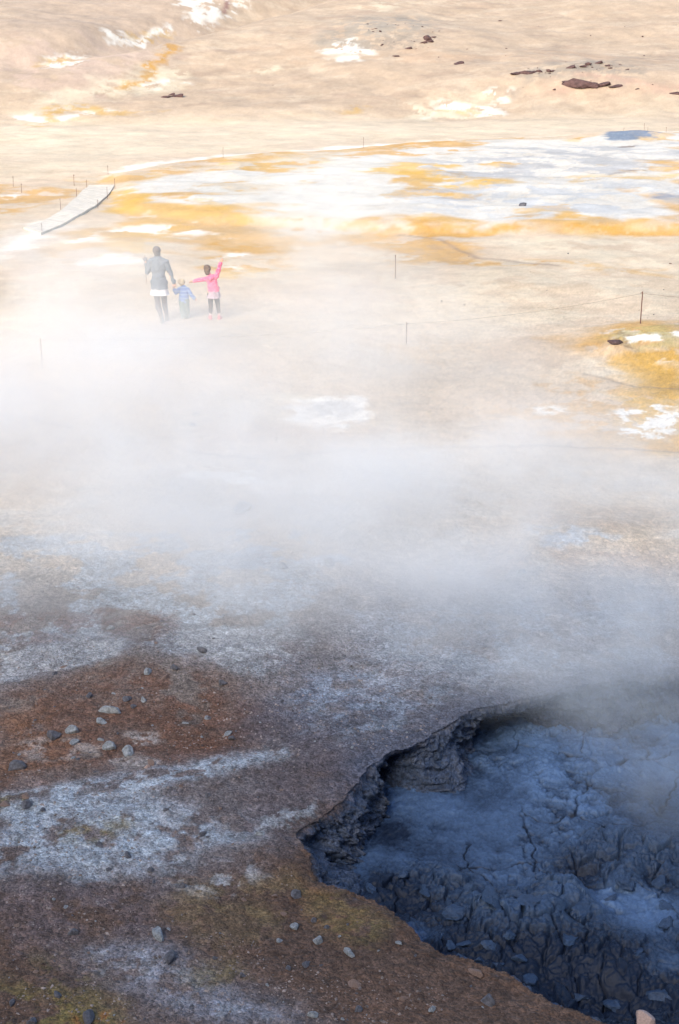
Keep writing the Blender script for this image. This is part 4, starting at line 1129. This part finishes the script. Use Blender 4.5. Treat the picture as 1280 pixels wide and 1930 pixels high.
body += hand(wrL, tpL, -1, 1.0, 1.0, (0, 1, .2)) + hand(wrR, tpR, 1, 1.0, .7, (0, 1, 0))
blend_mesh('body', body, SKIN, P1, .007)
def infl(caps, d): return [(c[0], c[1], c[2]+d, c[3]+d)+tuple(c[4:]) for c in caps]
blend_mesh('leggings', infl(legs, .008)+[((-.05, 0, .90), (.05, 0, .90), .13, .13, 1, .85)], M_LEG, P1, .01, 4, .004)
eL = Vector(wrL)*.86+Vector(elL)*.14; eR = Vector(wrR)*.90+Vector(elR)*.10
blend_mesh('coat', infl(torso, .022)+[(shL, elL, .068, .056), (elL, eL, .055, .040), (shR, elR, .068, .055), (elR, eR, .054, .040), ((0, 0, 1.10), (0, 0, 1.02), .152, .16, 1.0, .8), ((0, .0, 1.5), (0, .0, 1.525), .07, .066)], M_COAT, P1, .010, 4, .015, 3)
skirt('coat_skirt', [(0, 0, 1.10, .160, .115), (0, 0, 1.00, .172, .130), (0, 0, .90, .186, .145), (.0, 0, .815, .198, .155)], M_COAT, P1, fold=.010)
skirt('white_tunic_hem', [(0, 0, .86, .180, .140), (.0, 0, .78, .197, .158), (0, 0, .72, .205, .165), (.01, 0, .675, .210, .170)], M_HEM, P1, fold=.022, nf=6)
blend_mesh('boots', infl(foot(.03, -.01, 0)+foot(.105, .31, 0), .010)+[((.03, -.02, .06), (.022, -.02, .20), .047, .050), ((.105, .30, .06), (.105, .285, .20), .047, .050)], M_BOOT, P1, .008, 3)
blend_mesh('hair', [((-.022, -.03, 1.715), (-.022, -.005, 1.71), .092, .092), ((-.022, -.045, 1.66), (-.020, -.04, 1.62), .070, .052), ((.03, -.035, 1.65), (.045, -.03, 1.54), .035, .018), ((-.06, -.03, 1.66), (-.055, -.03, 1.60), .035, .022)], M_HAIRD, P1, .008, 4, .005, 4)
eyes_mouth(-.022, .01, 1.685, .088, P1)

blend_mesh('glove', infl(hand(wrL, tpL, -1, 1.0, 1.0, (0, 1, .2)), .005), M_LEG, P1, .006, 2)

# -- toddler
P2 = person_root(348, 595, 'fair-haired toddler in a blue striped jumper and grey-green trousers, smallest of the three walkers')
legs2 = [((-.045, 0, .42), (-.030, .02, .24), .068, .052), ((-.030, .02, .24), (-.015, 0, .07), .052, .036), ((.045, 0, .42), (.050, .05, .24), .068, .052), ((.050, .05, .24), (.055, .10, .07), .052, .036)]
torso2 = [((-.02, 0, .44), (.02, 0, .44), .095, .095, 1, .85), ((0, 0, .48), (0, 0, .66), .098, .092, 1.05, .8), ((-.06, 0, .725), (.06, 0, .725), .045, .045), ((-.07, 0, .725), (0, 0, .78), .04, .036), ((.07, 0, .725), (0, 0, .78), .04, .036)]
shl, ell, wrl = (-.10, 0, .725), (-.175, .01, .635), (-.222, .0, .725)
shr, elr, wrr = (.10, 0, .725), (.175, .0, .60), (.245, .02, .50)
arms2 = [(shl, ell, .034, .028), (ell, wrl, .028, .020), (shr, elr, .034, .028), (elr, wrr, .028, .020)]
body2 = legs2+foot(-.015, 0, 0, .72)+foot(.055, .11, 0, .72)+torso2+arms2+[((0, 0, .76), (-.03, .01, .84), .038, .036)]+head(-.045, .01, .885, .078)
body2 += hand(wrl, (-.240, .0, .80), -1, .62, .9, (0, 1, 0)) + hand(wrr, (.300, .03, .455), 1, .62, .3, (0, -1, 0))
blend_mesh('body', body2, SKIN, P2, .005)
blend_mesh('trousers', [((-.048, 0, .42), (-.038, .01, .22), .078, .066), ((-.038, .01, .22), (-.025, 0, .07), .066, .058), ((.048, 0, .42), (.05, .04, .22), .078, .066), ((.05, .04, .22), (.054, .085, .07), .066, .058), ((-.03, 0, .45), (.03, 0, .45), .096, .096, 1, .88)], M_TROU, P2, .008, 3, .008, 7)
blend_mesh('jumper', infl(torso2[1:], .016)+infl([(shl, ell, .034, .030), (ell, (-.213, .0, .705), .032, .026), (shr, elr, .034, .032), (elr, (.235, .018, .515), .032, .026)], .016)+[((-.012, 0, .47), (.012, 0, .47), .108, .108, 1, .85)], M_STRIPE, P2, .007, 3, .006, 8)
blend_mesh('shoes', infl(foot(-.015, 0, 0, .72)+foot(.055, .11, 0, .72), .009), M_SHOEK, P2, .006, 3)
blend_mesh('hair', [((-.045, -.022, .905), (-.045, .0, .90), .080, .080), ((-.045, -.035, .865), (-.045, -.03, .85), .058, .045)], M_HAIRB, P2, .007, 4, .004, 9)
eyes_mouth(-.045, .01, .885, .078, P2)

# -- girl
P3 = person_root(403, 596, 'girl in a pink hooded top and black leggings with both arms flung out')
legs3 = [((-.062, 0, .60), (-.066, .02, .36), .070, .046), ((-.066, .02, .36), (-.072, 0, .09), .045, .030), ((.070, 0, .60), (.100, .03, .36), .070, .046), ((.100, .03, .36), (.128, 0, .09), .045, .030)]
torso3 = [((-.04, 0, .66), (.06, 0, .66), .09, .09, 1, .85), ((.01, 0, .68), (-.01, 0, .88), .095, .092, 1.08, .78), ((-.10, 0, .965), (.055, 0, 1.01), .045, .045), ((-.09, 0, .965), (-.055, 0, 1.03), .040, .036), ((.06, 0, 1.01), (-.05, 0, 1.03), .040, .036), ((-.03, 0, .90), (-.04, 0, .97), .09, .07, 1.05, .75)]
a3 = [((-.13, 0, .965), (-.31, .02, .925), .038, .030), ((-.31, .02, .925), (-.455, .03, .895), .030, .020), ((.085, 0, 1.01), (.150, .0, 1.19), .038, .030), ((.150, 0, 1.19), (.205, .0, 1.345), .030, .020)]
body3 = legs3+foot(-.075, 0, 0, .85, -.3)+foot(.130, 0, 0, .85, .2)+torso3+a3+[((-.05, 0, 1.02), (-.09, .005, 1.11), .042, .040)]+head(-.12, .01, 1.185, .078)
body3 += hand((-.455, .03, .895), (-.565, .04, .865), -1, .78, .25, (0, -1, -.5))+hand((.205, 0, 1.345), (.245, .0, 1.45), 1, .78, .5, (0, 1, 0))
blend_mesh('body', body3, SKIN, P3, .006)
blend_mesh('leggings', infl([(legs3[0]), (legs3[1][0], (-.070, .005, .17), .045, .037), legs3[2], (legs3[3][0], (.121, .005, .17), .045, .037)], .008), M_BLACK, P3, .008, 3, .002, 11)
skirt('skirt', [(.02, 0, .70, .118, .095), (.02, 0, .63, .138, .112), (.015, 0, .57, .150, .125), (.01, 0, .515, .156, .130)], M_SKIRT, P3, fold=.018, nf=7)
blend_mesh('hooded_top', infl(torso3[1:], .020)+infl([(a3[0][0], a3[0][1], .042, .036), (a3[1][0], (-.440, .03, .898), .036, .026), (a3[2][0], a3[2][1], .042, .036), (a3[3][0], (.198, 0, 1.325), .036, .026)], .014)+[((-.005, 0, .70), (.045, 0, .70), .118, .118, 1, .85)], M_PINK, P3, .008, 3, .012, 12)
blend_mesh('hood', [((-.10, -.075, .99), (-.0, -.075, 1.0), .045, .045), ((-.05, -.085, .97), (-.05, -.08, .92), .05, .03)], M_PINK, P3, .007, 3, .004, 13)
for sx_, sy_ in ((-.073, 0), (.128, 0)):
    blend_mesh('sock', [((sx_, 0, .07), (sx_-.002, 0, .135), .036, .035)], M_SOCK, P3, .006, 2)
blend_mesh('shoe', infl(foot(-.075, 0, 0, .85, -.3), .009)+[((-.075, 0, .05), (-.075, 0, .085), .04, .04)], M_SHOEP, P3, .006, 3)
blend_mesh('shoe', infl(foot(.130, 0, 0, .85, .2), .009)+[((.130, 0, .05), (.129, 0, .085), .04, .04)], M_SHOEP, P3, .006, 3)
blend_mesh('hair', [((-.12, -.02, 1.215), (-.12, .0, 1.21), .085, .084), ((-.12, -.04, 1.16), (-.115, -.045, 1.11), .072, .058)], M_HAIRM, P3, .007, 4, .007, 14)
eyes_mouth(-.12, .01, 1.185, .078, P3)

# stick in the adult's raised hand
bm = bmesh.new(); capsule(bm, (0, 0, .05), (.012, 0, -.30), .006, .006, 8); capsule(bm, (.012, 0, -.30), (.030, 0, -.62), .006, .005, 8)
me = bpy.data.meshes.new('stick'); bm.to_mesh(me); bm.free(); me.materials.append(M_STICK)
st = bpy.data.objects.new('stick', me); C.objects.link(st)
st.location = P1.location+Vector((-.318, .03, 1.53)); tag(st, 'thin stick hanging straight down from the raised hand of the adult', 'stick')
# ------------------------------------------------------------------ posts, ropes and the boarded path
M_RUST = simple_mat('rusty_iron', (.15, .08, .065), .85, .4, 9, .3); M_ROPE = simple_mat('grey_rope', (.30, .25, .22), .95, .2, 20, .2)
M_BOARD = simple_mat('weathered_boards', (.56, .52, .46), .9, .15, 3, .3)
def post(px, py, hpx, label, lean=0.0, rad=.012, group=None):
    x, y = ground_at(px, py); z = ground_z(x, y); depth = y*math.cos(PITCH)+(CAM_H-z)*math.sin(PITCH)
    h = hpx*depth/F
    e = bpy.data.objects.new('rope_post', None); C.objects.link(e); e.location = (x, y, z-.02); e.rotation_euler = (0, lean, rr.uniform(0, 6)); e.empty_display_size = .1
    tag(e, label, 'post', group)
    bm = bmesh.new(); capsule(bm, (0, 0, -.05), (0, 0, h), rad, rad*.9, 10)
    me = bpy.data.meshes.new('rod'); bm.to_mesh(me); bm.free(); me.materials.append(M_RUST)
    o = bpy.data.objects.new('rod', me); C.objects.link(o); o.parent = e
    # eyelet that carries the rope
    bm = bmesh.new(); pr = None; k = 10
    for i in range(k):
        a0, a1 = 2*math.pi*i/k, 2*math.pi*(i+1)/k
        capsule(bm, (rad+.014*(1+math.cos(a0)), 0, h-.03+.014*math.sin(a0)), (rad+.014*(1+math.cos(a1)), 0, h-.03+.014*math.sin(a1)), .004, .004, 6)
    me = bpy.data.meshes.new('eyelet'); bm.to_mesh(me); bm.free(); me.materials.append(M_RUST)
    o = bpy.data.objects.new('eyelet', me); C.objects.link(o); o.parent = e
    return Vector((x, y, z-.02+h-.03))
def rope(a, b, label, sag=.05, rad=.006):
    bm = bmesh.new(); n = 24; pts = []
    for i in range(n+1):
        t = i/n; p = a.lerp(b, t); p.z -= 4*sag*t*(1-t); pts.append(p-a)
    for p, q in zip(pts[:-1], pts[1:]): capsule(bm, p, q, rad, rad, 6)
    me = bpy.data.meshes.new('rope'); bm.to_mesh(me); bm.free(); me.materials.append(M_ROPE)
    o = bpy.data.objects.new('rope', me); C.objects.link(o); o.location = a
    return tag(o, label, 'rope')
pA = post(1206, 622, 62, 'tall rusty post, nearest and darkest, behind the mossy mound', 0, .013)
pB = post(766, 644, 42, 'faint post half lost in the steam, left of the nearest rusty post', 0, .012)
pC = post(745, 521, 46, 'lone post at the left tip of the orange stain', 0, .011)
pD = post(80, 692, 60, 'ghostly post at the left edge inside the steam', 0, .010)
pE = post(1480, 640, 70, 'rusty post beyond the right edge carrying the rope', 0, .013)
rope(pA, pB, 'thin rope sagging between the nearest rusty post and the faint post in the steam', .10, .004)
rope(pA, pE, 'thin rope running right from the nearest rusty post to the edge of the picture', .05, .006)
rope(pB, pD, 'thin rope running left from the faint post into the steam below the walkers', .10, .004)
for px, py, h, lb, ln in (
    (421, 308, 20, 'small post on the pale road edge above the white field', 0),
    (204, 332, 18, 'post at the far end of the boarded path, behind it', 0),
    (217, 357, 20, 'post at the far right corner of the boarded path', 0),
    (203, 378, 24, 'post halfway up the right side of the boarded path', 0),
    (185, 395, 18, 'post on the right side where the boarded path bends', 0),
    (164, 356, 20, 'post at the far left corner of the boarded path', 0),
    (145, 376, 20, 'post on the left side of the boarded path, second from its far end', .05),
    (115, 400, 22, 'post on the left side of the boarded path, third from its far end', 0),
    (80, 445, 22, 'post at the near end of the boarded path', 0),
    (140, 349, 22, 'post standing left of the far end of the boarded path', 0),
    (41, 362, 18, 'post on the flat left of the boarded path, right one of two', 0),
    (25, 350, 20, 'post on the flat left of the boarded path, left one of two', -.08),
    (685, 284, 20, 'post on the road edge right of the centre', 0),
    (1175, 256, 16, 'far post left of the blue mud mound', 0),
    (1213, 258, 20, 'far leaning post of the close pair behind the blue mud mound', .06),
    (1220, 257, 18, 'far upright post of the close pair behind the blue mud mound', -.08),
    (1255, 256, 16, 'far post right of the blue mud mound', 0)):
    post(px, py, h, lb, ln, .008)

def boards():
    Lp = [(45,436),(80,425),(115,405),(145,376),(157,362),(168,352)]; Rp = [(78,447),(115,431),(150,412),(180,393),(205,370),(216,351)]
    Lw = W(Lp); Rw = W(Rp)
    def along(P, t):
        k = t*(len(P)-1); i = min(int(k), len(P)-2); f = k-i
        return (P[i][0]+(P[i+1][0]-P[i][0])*f, P[i][1]+(P[i+1][1]-P[i][1])*f)
    V = []; Fc = []; n = 110
    for i in range(n):
        t0, t1 = i/n, (i+.97)/n
        c = [along(Lw, t0), along(Rw, t0), along(Rw, t1), along(Lw, t1)]
        z0 = sum(ground_z(*q) for q in c)/4+.04; z0 += rr.uniform(-.003, .003); k = len(V)
        for z in (z0-.14, z0+.03): V += [(q[0], q[1], z) for q in c]
        Fc += [(k+4, k+5, k+6, k+7), (k+3, k+2, k+1, k)]+[(k+j, k+(j+1) % 4, k+4+(j+1) % 4, k+4+j) for j in range(4)]
    o = mesh_obj('path', V, Fc, M_BOARD, smooth=False)
    tag(o, 'pale curved boarded path leading up to the road edge on the left', 'path', kind='structure')
boards()
# ------------------------------------------------------------------ steam
def steam_mat(name, dens, nscale, seed, lo, hi, col=(1, 1, 1), sharp=1.0, aniso=0.0, stretch=(1, 1, 1)):
    m = bpy.data.materials.new(name); m.use_nodes = True; nt = m.node_tree; L = nt.links
    nt.nodes.remove(nt.nodes['Principled BSDF']); out = nt.nodes['Material Output']
    tc = N(nt, 'ShaderNodeTexCoord'); geo = N(nt, 'ShaderNodeNewGeometry')
    ln = N(nt, 'ShaderNodeVectorMath', operation='LENGTH'); L.new(tc.outputs['Object'], ln.inputs[0])
    mp = N(nt, 'ShaderNodeVectorMath', operation='MULTIPLY_ADD'); L.new(geo.outputs['Position'], mp.inputs[0])
    mp.inputs[1].default_value = stretch; mp.inputs[2].default_value = (seed*3.7, seed*1.9, seed*5.3)
    no = N(nt, 'ShaderNodeTexNoise', Scale=nscale, Detail=4.0, Roughness=.60, Distortion=1.1); L.new(mp.outputs[0], no.inputs['Vector'])
    # wandering edge: the radius itself is pushed by the noise
    wr = N(nt, 'ShaderNodeMath', operation='MULTIPLY_ADD'); L.new(no.outputs[0], wr.inputs[0]); wr.inputs[1].default_value = -.9; wr.inputs[2].default_value = .45
    r2 = N(nt, 'ShaderNodeMath', operation='ADD'); L.new(ln.outputs['Value'], r2.inputs[0]); L.new(wr.outputs[0], r2.inputs[1])
    fo = N(nt, 'ShaderNodeMapRange', interpolation_type='SMOOTHERSTEP'); L.new(r2.outputs[0], fo.inputs[0])
    for i, q in enumerate((.95, .95-sharp, 0, 1)): fo.inputs[i+1].default_value = q
    edge = N(nt, 'ShaderNodeMapRange', interpolation_type='SMOOTHSTEP'); L.new(ln.outputs['Value'], edge.inputs[0])
    for i, q in enumerate((1.0, .75, 0, 1)): edge.inputs[i+1].default_value = q
    nr_ = N(nt, 'ShaderNodeMapRange', interpolation_type='SMOOTHSTEP'); L.new(no.outputs[0], nr_.inputs[0])
    for i, q in enumerate((lo, hi, .0, 1)): nr_.inputs[i+1].default_value = q
    a = N(nt, 'ShaderNodeMath', operation='MULTIPLY'); L.new(fo.outputs[0], a.inputs[0]); L.new(nr_.outputs[0], a.inputs[1])
    a2 = N(nt, 'ShaderNodeMath', operation='MULTIPLY'); L.new(a.outputs[0], a2.inputs[0]); L.new(edge.outputs[0], a2.inputs[1])
    b = N(nt, 'ShaderNodeMath', operation='MULTIPLY'); L.new(a2.outputs[0], b.inputs[0]); b.inputs[1].default_value = dens
    vs = N(nt, 'ShaderNodeVolumeScatter'); vs.inputs['Color'].default_value = (*col, 1); vs.inputs['Anisotropy'].default_value = aniso
    L.new(b.outputs[0], vs.inputs['Density']); L.new(vs.outputs[0], out.inputs['Volume'])
    return m

def steam(px, py, depth, r, dens, label, nscale=.45, seed=1, lo=.38, hi=.62, col=(1, 1, 1), rot=(0, 0, 0), sharp=.8):
    bm = bmesh.new(); bmesh.ops.create_icosphere(bm, subdivisions=3, radius=1.02)
    me = bpy.data.meshes.new('steam'); bm.to_mesh(me); bm.free()
    me.materials.append(steam_mat('steam_vapour', dens, nscale, seed, lo, hi, col, sharp))
    o = bpy.data.objects.new('steam', me); C.objects.link(o)
    o.location = at_depth(px, py, depth); o.scale = r; o.rotation_euler = rot
    return tag(o, label, 'steam', kind='stuff')
SC = (.955, .97, .985); PC = (.88, .94, 1.0)  # cool tints: blue of the shade put into the vapour colour
WC = (.965, .945, .915)  # warm tint: sunlight put into the vapour colour
#      px   py   y     radii            density
steam(400, 820, 25.0, (11., 12., 2.8), .165, 'broad thin veil of steam over the whole middle ground', .20, 11, .20, .62, WC, sharp=.7)
steam(30, 860, 21.5, (7.5, 6.5, 2.7), .60, 'thick steam bank drifting over the ground at the left', .24, 1, .24, .62, SC, sharp=.95)
steam(420, 990, 17.6, (6.4, 4.2, 1.6), .42, 'low steam bank crossing the middle ground left of the centre', .45, 9, .33, .60, SC, sharp=.95)
steam(930, 920, 19.0, (6.8, 4.8, 1.35), .56, 'steam bank lying over the middle ground at the right', .38, 2, .30, .60, WC, sharp=.95)
steam(640, 640, 26.0, (4.4, 5.0, 2.6), .20, 'steam swirling above the white-rimmed basin in the centre', .30, 3, .26, .62, WC, sharp=.95)
steam(600, 500, 36.0, (3.4, 6.0, 4.8), .11, 'steam column rising in the centre', .26, 4, .26, .62, WC, rot=(0, R(8), 0), sharp=.95)
steam(190, 610, 28.5, (3.7, 3.0, 3.2), .50, 'steam wisp veiling the adult and the toddler', .26, 5, .22, .60, WC, sharp=.95)
steam(1100, 1150, 14.6, (4.4, 2.6, 1.05), .62, 'bluish steam lifting from the back of the pit', .6, 6, .30, .60, PC, sharp=.95)
steam(1200, 1300, 12.9, (2.0, 1.1, .8), .55, 'bluish steam curling over the back bank of the pit', .8, 12, .30, .62, PC, sharp=.9)
steam(1290, 1440, 11.6, (1.3, 1.2, .85), .35, 'thin steam over the mud at the right edge of the pit', .9, 7, .36, .64, PC)
steam(350, 1080, 15.6, (6.5, 2.6, 1.0), .42, 'low thin steam creeping over the white crust', .5, 8, .28, .62, SC, sharp=.95)
